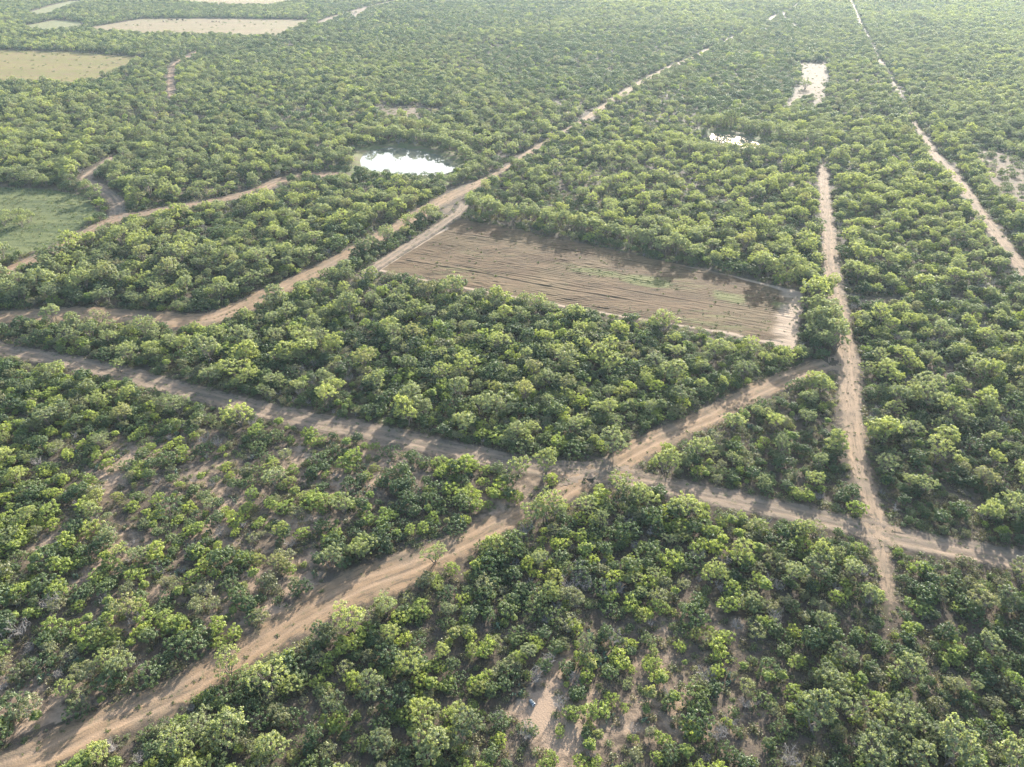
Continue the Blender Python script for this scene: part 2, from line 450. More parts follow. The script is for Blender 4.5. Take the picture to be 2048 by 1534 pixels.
BARE_SPOTS = [(640, 1120, 4.5, 2.5, .9), (600, 1170, 3.5, 3, .9), (545, 1215, 3, 2, .8), (720, 1085, 3, 2, .6),
      # picture point, radius in metres along x / y, strength
    (1090, 1425, 4.5, 3.5, 1.0), (1130, 1470, 4.0, 3.0, .9), (1300, 1330, 6, 3, .6), (1420, 1230, 5, 3, .5), (1490, 1420, 4, 5, .45), (1200, 1300, 4, 2.5, .55),
    (640, 870, 9, 3, .55), (700, 950, 9, 4, .6), (600, 1040, 9, 5, .65), (400, 1070, 9, 5, .6), (330, 1180, 7, 5, .6), (480, 1160, 7, 5, .65), (230, 1300, 6, 5, .5), (60, 1380, 6, 5, .55),
    (120, 1230, 6, 5, .4), (850, 1010, 6, 3, .4), (960, 960, 6, 3, .35), (1350, 380, 30, 14, .3), (1900, 740, 8, 10, .45), (1550, 1390, 3, 4, .35), (1630, 1250, 3, 5, .4), (1000, 1500, 5, 3, .4)]
def bare_at(P):
    b = np.zeros(len(P))
    for u, v, rx, ry, s in BARE_SPOTS:
        c = at(u, v)
        q = ((P[:, 0] - c[0]) / rx) ** 2 + ((P[:, 1] - c[1]) / ry) ** 2
        b = np.maximum(b, s * np.exp(-q))
    for z_, v_ in ((0, .46), (2, .46), (3, .28), (5, .2), (7, .16)):
        k = in_poly(P, ZONES[z_][1])
        b[k] = np.maximum(b[k], v_ * (.4 + 1.1 * vnoise(P[k], 7, 44)))
    return b

def inside_tracks(P, skip=-1):
    s = np.full(len(P), -50.0)
    for ti, t in enumerate(TR):
        if ti == skip:
            continue
        L = t['line']
        lo = L.min(0) - 25; hi = L.max(0) + 25
        k = np.all((P > lo) & (P < hi), 1)
        if k.any():
            s[k] = np.maximum(s[k], track_sd(P[k], t))
    return s

def track_sd(P, t):
    best = np.full(len(P), -1e9)
    L, h = t['line'], t['hws']
    for i in range(len(L) - 1):
        a, b = L[i], L[i + 1]
        d = b - a
        q = np.clip(((P - a) @ d) / (d @ d + 1e-12), 0, 1)
        e = P - (a + q[:, None] * d)
        best = np.maximum(best, h[i] + (h[i + 1] - h[i]) * q - np.hypot(e[:, 0], e[:, 1]))
    return best

# ------------------------------------------------------------------ ground sheet
def axis(lo, hi, near_lo, near_hi, step):
    a = list(np.arange(near_lo, near_hi + .1, step))
    s, x = step, near_hi
    while x < hi:
        s *= 1.35; x = min(hi, x + s); a.append(x)
    s, x = step, near_lo
    b = []
    while x > lo:
        s *= 1.35; x = max(lo, x - s); b.append(x)
    return np.array(b[::-1] + a)
gx = axis(-5000, 5000, -120, 130, 2.0); gy = axis(-1500, 8000, 24, 190, 2.0)
GX, GY = np.meshgrid(gx, gy, indexing='ij')
GP = np.stack([GX.ravel(), GY.ravel()], -1)
obj("ground", mesh("ground", np.c_[GP, np.zeros(len(GP))], grid_faces(len(gx), len(gy)), [M['ground']], {"bare": bare_at(GP)}), kind="structure")

# ------------------------------------------------------------------ tracks: strips with ruts, fading into the brush floor at their ragged edges
for k, t in enumerate(TR):
    L = t['line']
    far = np.hypot(*L.mean(0)) > 300
    C = spline(L[::3] if len(L) > 12 else L, 1.6 if far else 0.7)
    d = np.gradient(C, axis=0); d /= np.hypot(*d.T)[:, None] + 1e-9
    nrm = np.stack([-d[:, 1], d[:, 0]], -1)
    wid = t['hws'].max() + 1.6
    offs = np.linspace(-wid, wid, 13 if far else 27)
    P = (C[:, None, :] + nrm[:, None, :] * offs[None, :, None]).reshape(-1, 2)
    s = inside_tracks(P)
    o = np.tile(offs, len(C))
    wob = np.repeat((vnoise(C, 9.0, 5 + k) - .5) * 0.9, len(offs))
    rut = np.exp(-((np.abs(o - wob) - 0.85) / 0.30) ** 2) * (0.4 + 0.8 * vnoise(P, 7.0, 11))
    rut2 = np.exp(-((np.abs(o - wob - 1.1) - 0.8) / 0.16) ** 2) * smooth(.45, .7, vnoise(P, 14.0, 13))
    z = 0.004 * (k + 1) + smooth(-1.2, 0.6, s) * (0.08 + 0.07 * vnoise(P, 1.3, 7) + 0.03 * vnoise(P, 0.5, 8) - 0.075 * np.clip(rut, 0, 1) - 0.07 * np.clip(rut2, 0, 1))
    # raised shoulder of graded sand
    z += 0.10 * np.exp(-((s - 0.3) / 0.45) ** 2) * vnoise(P, 3.0, 21)
    z = np.maximum(z, 0.004 * (k + 1))
    own = track_sd(P, t)
    oth = inside_tracks(P, skip=k)
    keepv = (own + 1.6 * (vnoise(P, 1.4, 71) - .5) + 1.2 * (vnoise(P, .5, 72) - .5) + 1.9 > oth) | (oth < -0.4)
    FF = grid_faces(len(C), len(offs))
    FF = FF[keepv[FF].sum(1) >= 2]
    me = mesh(t['name'], np.c_[P, z], FF, [M[t['mat']]],
              {"inside": s, "rut": np.clip(rut, 0, 1), "bare": bare_at(P), "across": o + wob,
               "along": np.repeat(np.r_[0, np.cumsum(np.hypot(*np.diff(C, axis=0).T))] + 97.0 * k, len(offs))}, smooth_f=True)
    obj(t['name'], me, kind="structure")

def patch_mesh(poly, step, margin):
    lo = poly.min(0) - margin - step; hi = poly.max(0) + margin + step
    x = np.arange(lo[0], hi[0], step); y = np.arange(lo[1], hi[1], step)
    X, Y = np.meshgrid(x, y, indexing='ij')
    P = np.stack([X.ravel(), Y.ravel()], -1)
    s = poly_sd(P, poly)
    F = grid_faces(len(x), len(y))
    F = F[(s[F] > -margin).any(1)]
    used = np.unique(F)
    remap = np.full(len(P), -1); remap[used] = np.arange(len(used))
    return P[used], s[used], remap[F]

for k, (nm, poly, mt, step, place) in enumerate(PATCH):
    P, s, F = patch_mesh(poly, step, max(2.0, step))
    tr = inside_tracks(P)
    z = 0.002 + 0.0006 * k + smooth(-1, 1, s) * smooth(1.0, -0.5, tr) * 0.0
    z = z + np.where((s > 0) & (tr < -1.5), 0.10 * vnoise(P, 2.5 if step < 3 else 12.0, 31) * smooth(0, 2, s), 0)
    me = mesh(nm, np.c_[P, z], F, [M[mt]], {"inside": s, "bare": bare_at(P)}, smooth_f=True)
    obj(nm, me, kind="structure")

# ploughed field: furrows are geometry
M['field'] = mat_field()
ca, sa = math.cos(FIELD_ANG), math.sin(FIELD_ANG)
rot = np.array([[ca, sa], [-sa, ca]])          # world -> field axes (rows along first axis)
FL = FIELD @ rot.T
x = np.arange(FL[:, 0].min() - 3, FL[:, 0].max() + 3, 0.9)
y = np.arange(FL[:, 1].min() - 3, FL[:, 1].max() + 3, 0.19)
X, Y = np.meshgrid(x, y, indexing='ij')
Lp = np.stack([X.ravel(), Y.ravel()], -1)
P = Lp @ rot
s = poly_sd(P, FIELD)
wob = (vnoise(Lp * [0.3, 1], 6.0, 2) - .5) * 2.2
phase = (Lp[:, 1] + wob) * 2 * math.pi / 0.95
edge = smooth(0.8, 2.6, s)
z = 0.07 + edge * (0.045 * np.sin(phase) * smooth(.25, .8, vnoise(Lp * [.12, 1], 2.6, 4)) + 0.24 * vnoise(Lp * [.5, 1], 0.55, 6) * vnoise(P, 4.0, 9))
deep = np.zeros(len(P))                        # a few deeper furrows that run the length of the plot
y0, y1 = FL[:, 1].min(), FL[:, 1].max()
for yy, st in ((.22, .9), (.33, .6), (.58, .6), (.74, .8)):
    deep += st * np.exp(-((Lp[:, 1] + wob * .6 - (y0 + yy * (y1 - y0))) / 0.26) ** 2) * smooth(.25, .6, vnoise(Lp * [.1, 1], 4.0, 15))
z -= 0.07 * edge * np.clip(deep, 0, 1) - 0.10 * edge * np.clip(np.roll(deep, 3), 0, 1)
z = np.maximum(z, 0.012) * smooth(-1.2, 0.4, s) + 0.0095
frac = (Lp[:, 1] - y0) / (y1 - y0)
weedy = 0.75 * smooth(.25, .6, vnoise(P, 6.0, 61)) * np.exp(-((frac - 0.50 + 0.10 * (Lp[:, 0] - FL[:, 0].mean()) / 60) / 0.07) ** 2) * smooth(-35, 5, Lp[:, 0] - FL[:, 0].mean()) + 0.62 * vnoise(Lp * [.3, 1], 5.0, 19) * vnoise(P, 22.0, 57)
sandy = 1.15 * np.exp(-(s / 1.3) ** 2) * (1 - .8 * smooth(.75, .85, (Lp[:, 1] - y0) / (y1 - y0))) * (.5 + .8 * vnoise(P, 6, 23)) + 0.7 * smooth(FL[:, 0].max() - 9, FL[:, 0].max() - 3, Lp[:, 0])
F = grid_faces(len(x), len(y)); F = F[(s[F] > -1.5).any(1)]
used = np.unique(F); rm = np.full(len(P), -1); rm[used] = np.arange(len(used))
obj("ploughed_field", mesh("ploughed_field", np.c_[P, z][used], rm[F], [M['field']],
    {"inside": s[used], "weedy": weedy[used], "sandy": sandy[used], "bare": bare_at(P[used])}, smooth_f=True), kind="structure")

# ponds: water sheet and the low bank round it
def mat_water():
    m = NT("still_water")
    P = m.pos()
    n = m.noise(P, 1.5, 2)
    b = m.new("ShaderNodeBsdfPrincipled")
    m.put(b.inputs["Base Color"], (0.10, 0.105, 0.075))
    b.inputs["Roughness"].default_value = 0.03
    b.inputs["IOR"].default_value = 1.33
    bp = m.new("ShaderNodeBump"); bp.inputs["Strength"].default_value = 0.02; bp.inputs["Distance"].default_value = 0.02
    m.l.new(n, bp.inputs["Height"]); m.l.new(bp.outputs[0], b.inputs["Normal"])
    return m.done(b.outputs[0])
M['water'] = mat_water()
for pd in PONDS:
    ring = spline(np.vstack([grow(pd, 1.2), grow(pd, 1.2)[:1]]), 1.0)[:-1]
    obj("pond", mesh("pond", np.c_[ring, np.full(len(ring), 0.06)], [list(range(len(ring)))], [M['water']]), kind="structure")
    P, s, F = patch_mesh(pd, 0.8, 12.0)
    keep = (s[F] < 1.0).all(1); F = F[keep]
    used = np.unique(F); rm = np.full(len(P), -1); rm[used] = np.arange(len(used))
    z = np.where(s > 0, 0.02, np.maximum(0.012, bank_z(P) + 0.05 * vnoise(P, 1.0, 41) * smooth(0.3, 1.5, -s)))
    z = np.where((s <= 0) & (s > -1.0), np.maximum(z, 0.02 + 0.09 * np.clip(-s, 0, 1)), z)
    obj("pond_bank", mesh("pond_bank", np.c_[P, z][used], rm[F], [M['bank']],
        {"inside": (11.5 + s)[used] * .5, "bare": np.zeros(len(used))}, smooth_f=True), kind="structure")

# ------------------------------------------------------------------ plant prototypes (built in metres, standing on z = 0)
def tube(path, r0, r1, sides=4):
    path = np.asarray(path, float)
    n = len(path)
    d = np.gradient(path, axis=0); d /= np.linalg.norm(d, axis=1)[:, None] + 1e-9
    up = np.where(np.abs(d[:, 2:3]) > .9, [[1., 0, 0]], [[0, 0, 1.]])
    a = np.cross(d, up); a /= np.linalg.norm(a, axis=1)[:, None] + 1e-9
    b = np.cross(d, a)
    r = np.linspace(r0, r1, n)[:, None]
    th = np.arange(sides) * 2 * math.pi / sides
    V = np.concatenate([path + r * (a * math.cos(t) + b * math.sin(t)) for t in th]).reshape(sides, n, 3).transpose(1, 0, 2).reshape(-1, 3)
    F = []
    for i in range(n - 1):
        for j in range(sides):
            q = (j + 1) % sides
            F.append((i * sides + j, i * sides + q, (i + 1) * sides + q, (i + 1) * sides + j))
    return V, np.array(F)

class Bag:
    def __init__(s): s.V, s.F, s.n = [], [], 0
    def add(s, V, F):
        s.V.append(V); s.F.append(F + s.n); s.n += len(V)
    def get(s):
        return np.vstack(s.V), np.vstack(s.F)

def branch(bag, a, b, r0, r1, r, sag=0.15, n=5):
    t = np.linspace(0, 1, n)[:, None]
    L = np.linalg.norm(b - a)
    mid = r.normal(0, sag * L, 3) * [1, 1, .4]
    path = a + (b - a) * t + mid * (t * (1 - t) * 2) + r.normal(0, 0.02 * L, (n, 3)) * (t * (1 - t) * 4)
    path[:, 2] = np.maximum(path[:, 2], 0.0 if n else 0)
    V, F = tube(path, r0, r1)
    bag.add(V, F)
    return path

def leaves_at(C, N, out, r, spread, size, flat=0.0):
    """small rhombic leaf sprays round clump centres; N per clump; out = outward direction of each clump"""
    k = len(C)
    c = np.repeat(C, N, 0); o = np.repeat(out, N, 0)
    n = len(c)
    u = r.normal(size=(n, 3)); u /= np.linalg.norm(u, axis=1)[:, None]
    rad = spread * r.random(n)[:, None] ** 0.45
    p = c + u * rad * [1, 1, 0.62]
    nr = u * 0.7 + o * 0.35 + [0, 0, 0.2 + flat] + r.normal(size=(n, 3)) * 0.45
    nr /= np.linalg.norm(nr, axis=1)[:, None]
    t = np.cross(nr, r.normal(size=(n, 3))); t /= np.linalg.norm(t, axis=1)[:, None]
    b = np.cross(nr, t)
    sz = size * r.uniform(0.6, 1.35, n)[:, None]
    V = np.stack([p + t * sz * .62, p + b * sz * .40, p - t * sz * .62, p - b * sz * .40], 1).reshape(-1, 3)
    V[:, 2] = np.maximum(V[:, 2], 0.02)
    F = np.arange(4 * n).reshape(-1, 4)
    val = np.repeat(np.clip(np.repeat(r.random(k), N) * .6 + r.random(n) * .4, 0, 1), 4)
    return V, F, val

def plant(seed, lobes, clumps, per, spread, size, stem_r, leafmat, base_r=0.25, inner=0.25, twigs=0.5, lo=-0.35, dead=False):
    """lobes: list of (x, y, z, rx, ry, rz) ellipsoids that make up the crown"""
    r = np.random.default_rng(seed)
    bag = Bag()
    C, O = [], []
    vol = np.array([l[3] * l[4] * .5 + l[3] * l[5] for l in lobes]); vol /= vol.sum()
    for l, f in zip(lobes, vol):
        l = np.array(l, float); n = max(3, int(clumps * f))
        # even directions over the lobe (Fibonacci), roughened
        i = np.arange(n) + .5
        zc = 1 - (1 - lo) * i / n
        ph = i * 2.39996 + r.random() * 6
        dirs = np.stack([np.sqrt(np.clip(1 - zc ** 2, 0, 1)) * np.cos(ph), np.sqrt(np.clip(1 - zc ** 2, 0, 1)) * np.sin(ph), zc], -1)
        dirs += r.normal(0, .16, dirs.shape); dirs /= np.linalg.norm(dirs, axis=1)[:, None]
        rr = np.where(r.random(n) < inner, r.uniform(.45, .8, n), r.uniform(.80, 1.14, n))
        rr = np.where(r.random(n) < .10, r.uniform(1.15, 1.42, n), rr)[:, None]
        pc = l[:3] + dirs * l[3:] * rr
        ok = np.ones(n, bool)
        for m_ in lobes:
            if tuple(m_) != tuple(l):
                ok &= (((pc - np.array(m_[:3])) / np.array(m_[3:])) ** 2).sum(1) > 0.55
        pc, dirs = pc[ok], dirs[ok]
        C.append(pc); O.append(dirs)
        base = np.array([r.normal(0, base_r), r.normal(0, base_r), 0.0])
        hub = l[:3] * [.8, .8, .75]
        path = branch(bag, base, hub, stem_r, stem_r * .6, r, .12)
        for q in range(len(pc)):
            if r.random() < twigs:
                st = path[r.integers(2, 5)]
                branch(bag, st, pc[q], stem_r * .38, stem_r * .10, r, .10, 4)
    C = np.vstack(C); O = np.vstack(O)
    V, F, val = leaves_at(C, per, O, r, spread, size)
    wV, wF = bag.get()
    wV[:, 2] = np.maximum(wV[:, 2], -0.02)
    return (wV, wF), (V, F, val)

def lobeset(seed, n, dia, h, rmin=.34, rmax=.52, flat=.7, base=.30):
    r = np.random.default_rng(seed)
    out = []
    for i in range(n):
        a = i * 2 * math.pi / n + r.normal(0, .5)
        d = 0 if n == 1 else dia * .5 * r.uniform(.38, .62)
        rr = dia * r.uniform(rmin, rmax) * (.62 if n > 2 else .8)
        rz = rr * flat * r.uniform(.85, 1.15)
        zt = h * r.uniform(.66, 1.0)
        out.append((d * math.cos(a), d * math.sin(a), max(zt - rz, h * base), rr, rr * r.uniform(.85, 1.15), rz))
    if n > 2:
        rr = dia * .30
        out.append((r.normal(0, .1) * dia, r.normal(0, .1) * dia, h - rr * flat * .9, rr, rr, rr * flat))
    return out

KINDS = {}
def kind(name, protos, wood, leaf, shapes, part_names, word, cat):
    lst = []
    for i, ((wV, wF), (V, F, val)) in enumerate(protos):
        wood_me = mesh(name + "_wood", wV, wF, [M[wood]], smooth_f=True)
        leaf_me = mesh(name + "_leaf", V, F, [M[leaf]], {"leafy": val}) if V is not None else None
        if V is not None:
            both = mesh(name + "_whole", np.vstack([wV, V]), np.vstack([wF, F + len(wV)]), [M[wood], M[leaf]],
                        {"leafy": np.r_[np.zeros(len(wV)), val]}, np.r_[np.zeros(len(wF)), np.ones(len(F))])
            allv = np.vstack([wV, V])
        else:
            both = wood_me; allv = wV
        lst.append(dict(wood=wood_me, leaf=leaf_me, both=both, h=allv[:, 2].max(), r=np.percentile(np.hypot(allv[:, 0], allv[:, 1]), 97)))
    KINDS[name] = dict(p=lst, shapes=shapes, parts=part_names, word=word, cat=cat)

mesq_shapes = ["domed", "two-headed", "broad spreading", "lopsided", "flat-topped", "round-headed", "ragged open-crowned"]
ms = []
ms.append(plant(11, lobeset(1, 5, 5.0, 4.4, .28, .40, .75), 118, 32, .31, .18, .085, 'mesquite'))
ms.append(plant(12, lobeset(2, 4, 4.6, 4.8, .26, .42, .9), 106, 31, .31, .18, .085, 'mesquite'))
ms.append(plant(13, lobeset(3, 7, 6.0, 4.2, .22, .38, .7), 140, 30, .31, .18, .09, 'mesquite'))
ms.append(plant(14, lobeset(4, 4, 4.4, 4.0, .26, .46, .7), 100, 31, .30, .18, .08, 'mesquite'))
ms.append(plant(15, lobeset(6, 6, 5.4, 3.8, .24, .38, .55), 120, 30, .30, .18, .08, 'mesquite', lo=-.1))
ms.append(plant(16, lobeset(7, 3, 4.0, 4.4, .42, .55, .85), 128, 34, .32, .19, .08, 'mesquite', lo=-.5))
ms.append(plant(17, lobeset(8, 6, 5.2, 4.6, .24, .36, .8), 100, 24, .32, .17, .085, 'mesquite', twigs=.95, inner=.35))
kind("mesquite_tree", ms, 'bark', 'mesquite', mesq_shapes, ("trunk", "crown"), "mesquite tree", "tree")

ts = [plant(30 + i, lobeset(40 + i, n, d, h, .36, .54, .8, .25), int(c * 1.45), 29, .27, .17, .045, 'thorn', lo=-.55, inner=.3, twigs=.35)
      for i, (n, d, h, c) in enumerate([(3, 3.2, 2.2, 62), (1, 2.6, 2.1, 42), (4, 3.8, 2.3, 74), (2, 3.0, 2.0, 50), (5, 4.2, 2.0, 76), (3, 2.8, 2.6, 58)])]
kind("thorn_shrub", ts, 'bark', 'thorn', ["clumped", "ball-shaped", "broad mounded", "twin-mounded", "low sprawling", "upright bushy"], ("stems", "foliage"), "thorn shrub", "shrub")
gs = [plant(50 + i, lobeset(60 + i, n, d, h, .36, .52, .85, .28), int(c * 1.4), 27, .25, .155, .035, 'guajillo', lo=-.5, twigs=.4)
      for i, (n, d, h, c) in enumerate([(1, 1.9, 1.7, 34), (3, 2.6, 1.9, 48), (2, 2.2, 1.7, 38), (4, 2.8, 1.7, 54)])]
kind("guajillo_shrub", gs, 'bark', 'guajillo', ["ball-shaped", "clumped", "twin-mounded", "broad mounded"], ("stems", "foliage"), "leafy shrub", "shrub")
ys = [plant(70 + i, lobeset(80 + i, n, d, h, .30, .46, .8, .3), c, 20, .32, .15, .035, 'greyleaf', lo=-.3, twigs=1.0, inner=.4)
      for i, (n, d, h, c) in enumerate([(4, 2.8, 1.9, 52), (3, 2.3, 1.7, 42), (5, 3.2, 1.9, 60), (2, 2.0, 1.5, 34)])]
kind("blackbrush_shrub", ys, 'deadwood', 'greyleaf', ["scraggly", "low", "wide", "thin"], ("stems", "foliage"), "twiggy shrub", "shrub")

def dead_plant(seed, n, h, dia):
    r = np.random.default_rng(seed); bag = Bag()
    for i in range(n):
        a = r.random() * 6.28
        tip = np.array([math.cos(a) * dia * .5 * r.uniform(.4, 1), math.sin(a) * dia * .5 * r.uniform(.4, 1), h * r.uniform(.55, 1)])
        p = branch(bag, np.array([r.normal(0, .1), r.normal(0, .1), 0.]), tip, .045, .014, r, .15, 6)
        for j in range(5):
            s0 = p[r.integers(2, 6)]
            e = s0 + np.array([r.normal(0, .45), r.normal(0, .45), abs(r.normal(.15, .3))]) * h * .45
            p2 = branch(bag, s0, e, .022, .009, r, .15, 4)
            for q in range(3):
                s1 = p2[r.integers(1, 4)]
                branch(bag, s1, s1 + r.normal(0, .16, 3) * h * .9 + [0, 0, .08], .011, .006, r, .1, 3)
    return bag.get(), (None, None, None)
kind("dead_shrub", [dead_plant(91, 9, 1.9, 2.4), dead_plant(92, 7, 1.5, 2.0), dead_plant(93, 11, 2.2, 3.0)], 'deadwood', 'greyleaf',
     ["leafless", "low leafless", "wide leafless"], ("branches", None), "bare grey shrub", "dead shrub")

def pear_plant(seed, n, rad):
    r = np.random.default_rng(seed); V, F, val, k = [], [], [], 0
    tips = [(np.array([r.normal(0, rad * .4), r.normal(0, rad * .4), 0.]), 0) for _ in range(max(3, n // 5))]
    made = 0
    while made < n:
        b, lev = tips[r.integers(len(tips))]
        if lev > 3: continue
        a = r.random() * 6.28; d = np.array([math.cos(a) * .6, math.sin(a) * .6, 1.0 - .1 * lev]); d /= np.linalg.norm(d)
        h = r.uniform(.22, .34); w = h * .42
        side = np.cross(d, r.normal(size=3)); side /= np.linalg.norm(side); th = np.cross(d, side) * .025
        cen = b + d * h * .5
        ring = [cen + d * h * .5 * math.cos(q) + side * w * math.sin(q) for q in np.arange(8) * math.pi / 4]
        V += [cen + th * 1.6] + ring + [cen - th * 1.6]
        for q in range(8):
            F += [(k, k + 1 + q, k + 1 + (q + 1) % 8), (k + 9, k + 1 + (q + 1) % 8, k + 1 + q)]
        val += [r.random()] * 10; k += 10; made += 1
        tips.append((b + d * h * .95, lev + 1))
    V = np.array(V); V[:, 2] = np.maximum(V[:, 2], 0.0)
    return V, F, val
pl = []
for i, (n, rad) in enumerate([(44, .9), (30, .7), (60, 1.3)]):
    V, F, val = pear_plant(110 + i, n, rad)
    me = mesh("prickly_pear", V, F, [M['pear']], {"leafy": val})
    pl.append(dict(wood=me, leaf=None, both=me, h=V[:, 2].max(), r=np.hypot(V[:, 0], V[:, 1]).max()))
KINDS["prickly_pear"] = dict(p=pl, shapes=["compact", "tight", "sprawling"], parts=("pads", None), word="prickly pear cactus clump", cat="cactus")

def tuft_mesh(name, seed, n, rad, h, size, mat):
    r = np.random.default_rng(seed)
    c = np.c_[r.normal(0, rad * .5, (n, 2)), np.abs(r.normal(0, h * .45, n)) + .03]
    V, F, val = leaves_at(c, 1, np.c_[np.zeros((n, 2)), np.ones(n)], r, .08, size)
    me = mesh(name, V, F, [M[mat]], {"leafy": val})
    return dict(wood=me, leaf=None, both=me, h=V[:, 2].max(), r=rad)
KINDS["low_brush"] = dict(p=[tuft_mesh("low_brush", 120 + i, 90, .55, .45, .15, 'tuft') for i in range(4)])
KINDS["weed_tuft"] = dict(p=[tuft_mesh("weed_tuft", 130 + i, 46, .22, .26, .11, 'weed') for i in range(3)],
                          shapes=["tufted", "round", "flat"], parts=(None, None), word="weed tuft", cat="weed")

# ------------------------------------------------------------------ where plants grow
def cells(step, ymin, ymax, jit=0.95):
    out = []
    y = np.arange(ymin, ymax, step)
    for yy in y:
        half = 0.735 * (yy + 62) + 22
        x = np.arange(-half, half, step)
        out.append(np.c_[x, np.full(len(x), yy)])
    P = np.vstack(out)
    P[:, 0] += (np.round(P[:, 1] / step).astype(int) % 2) * step * .5
    return P + rng.uniform(-.5, .5, P.shape) * step * jit

def zone_values(P):
    Z = np.full(len(P), -1)
    for i in range(len(ZONES) - 1, -1, -1):
        Z[in_poly(P, ZONES[i][1])] = i
    tab = np.array([list(z[2:8]) for z in ZONES] + [list(DEFAULT[2:8])])
    return Z, tab[Z]

def clear_of(P, margin, soft=0.0):
    """metres to the nearest open ground (track, field, clearing, pond); negative inside it"""
    d = -inside_tracks(P)
    d = np.minimum(d, -poly_sd(P, FIELD))
    for k, pt in enumerate(PATCH):
        lo, hi = pt[1].min(0) - 12, pt[1].max(0) + 12
        q = np.all((P > lo) & (P < hi), 1)
        if q.any():
            d[q] = np.minimum(d[q], -poly_sd(P[q], pt[1]))
    for pd in PONDS:
        d = np.minimum(d, -poly_sd(P, pd) - 2.0)
    return d

PLANTS = {k: [] for k in KINDS}      # kind -> list of arrays (x, y, z, scale, squash, rotation, tint, variant)
def put(kname, P, sc, tint, squash=None, var=None):
    n = len(P)
    if not n: return
    nv = len(KINDS[kname]['p'])
    v = rng.integers(0, nv, n) if var is None else np.full(n, var)
    sq = rng.uniform(.85, 1.2, n) if squash is None else np.broadcast_to(squash, n)
    PLANTS[kname].append(np.c_[P, bank_z(P), np.broadcast_to(sc, n), sq, rng.uniform(0, 6.283, n), np.clip(np.broadcast_to(tint, n), 0, 1), v])

# hand-placed: hedge rows round the ploughed field, trees round the ponds, single trees that stand out
def row(kname, pts, step, sc, tint, jit=.6, var=None):
    L = spline(px(*pts), step)
    L = L + rng.normal(0, jit, L.shape)
    put(kname, L, sc * rng.uniform(.85, 1.2, len(L)), tint + rng.normal(0, .15, len(L)), rng.uniform(.95, 1.25, len(L)), var)
row("mesquite_tree", [(932, 424), (985, 433), (1030, 442), (1085, 450), (1165, 470)], 2.3, .98, .55)
row("mesquite_tree", [(1195, 470), (1260, 490), (1330, 508), (1388, 522)], 2.3, 1.02, .6)
row("mesquite_tree", [(1424, 532), (1428, 533)], 2.4, .72, .6)
row("thorn_shrub", [(1440, 535), (1500, 548)], 2.2, 1.0, .6)
row("mesquite_tree", [(1520, 550), (1570, 560), (1618, 570)], 2.3, 1.02, .65)
row("mesquite_tree", [(1642, 588), (1640, 600)], 2.4, .9, .75)
row("mesquite_tree", [(1630, 632), (1632, 660), (1638, 695)], 2.2, .95, .6)
row("mesquite_tree", [(1652, 628), (1658, 660), (1664, 700)], 2.3, .92, .45)
row("thorn_shrub", [(1624, 640), (1626, 680), (1640, 715)], 2.2, 1.1, .4)
row("mesquite_tree", [(722, 512), (752, 500), (780, 480)], 2.6, .84, .4)
row("thorn_shrub", [(705, 520), (745, 505), (785, 490)], 2.4, 1.1, .4)
row("mesquite_tree", [(822, 455), (850, 442), (868, 433)], 2.8, .78, .6)
row("thorn_shrub", [(808, 465), (845, 448)], 2.4, 1.0, .5)
row("mesquite_tree", [(740, 278), (785, 284), (822, 288), (862, 294), (900, 305), (926, 318), (936, 332)], 2.6, 1.08, .4, .35)
row("mesquite_tree", [(800, 262), (870, 275), (930, 290), (960, 300)], 3.4, 1.1, .45)
row("mesquite_tree", [(950, 338), (935, 355), (905, 368)], 2.8, .85, .5)
row("mesquite_tree", [(640, 330), (690, 322)], 5.0, .9, .45)
row("mesquite_tree", [(1395, 262), (1440, 262), (1490, 266), (1540, 278), (1580, 290), (1640, 300)], 3.6, 1.25, .35)
row("mesquite_tree", [(1380, 312), (1450, 316), (1500, 320), (1550, 322)], 2.6, 1.0, .45)
SINGLE = [("mesquite_tree", 702, 1262, 1.02, .95, 6), ("mesquite_tree", 1098, 1042, 1.05, .85, 0), ("mesquite_tree", 1065, 1046, .85, .75, 3), ("mesquite_tree", 868, 1128, .75, .70, 6),
          ("mesquite_tree", 1425, 1168, .72, 1.0, 0), ("mesquite_tree", 1838, 224, 1.6, .0, 5), ("thorn_shrub", 778, 1325, 1.05, .25, 0), ("thorn_shrub", 800, 1405, .95, .2, 2),
          ("mesquite_tree", 1090, 950, .95, .8, 1), ("mesquite_tree", 1040, 955, .85, .75, 3), ("mesquite_tree", 460, 1350, .80, .85, 6), ("mesquite_tree", 540, 1375, .95, .8, 2),
          ("mesquite_tree", 1225, 905, 1.0, .5, 2), ("thorn_shrub", 1150, 905, 1.0, .6, 2), ("mesquite_tree", 820, 830, 1.05, .4, 2), ("mesquite_tree", 965, 830, .95, .6, 0),
          ("mesquite_tree", 1100, 775, .9, .3, 5), ("mesquite_tree", 320, 610, 1.0, .7, 4), ("mesquite_tree", 1330, 945, .9, .8, 0), ("mesquite_tree", 1400, 920, .95, .75, 3),
          ("mesquite_tree", 1465, 860, .9, .7, 4), ("mesquite_tree", 1240, 985, .85, .8, 3), ("mesquite_tree", 1290, 1010, .9, .8, 0), ("mesquite_tree", 1370, 1035, .95, .85, 2),
          ("mesquite_tree", 1150, 640, 1.0, .8, 4), ("mesquite_tree", 1430, 715, 1.0, .7, 4), ("mesquite_tree", 240, 745, .7, .75, 6), ("mesquite_tree", 205, 650, .8, .45, 6), ("mesquite_tree", 1610, 178, 1.15, .4, 2),
          ("mesquite_tree", 700, 330, .75, .9, 5), ("thorn_shrub", 808, 370, .8, .2, 1)]
for kn, u, v, sc, ti, va in SINGLE:
    put(kn, at(u, v)[None], sc, ti, 1.0, va)
FIXED = np.vstack([a[:, :2] for k in ("mesquite_tree", "thorn_shrub") for a in PLANTS[k]])

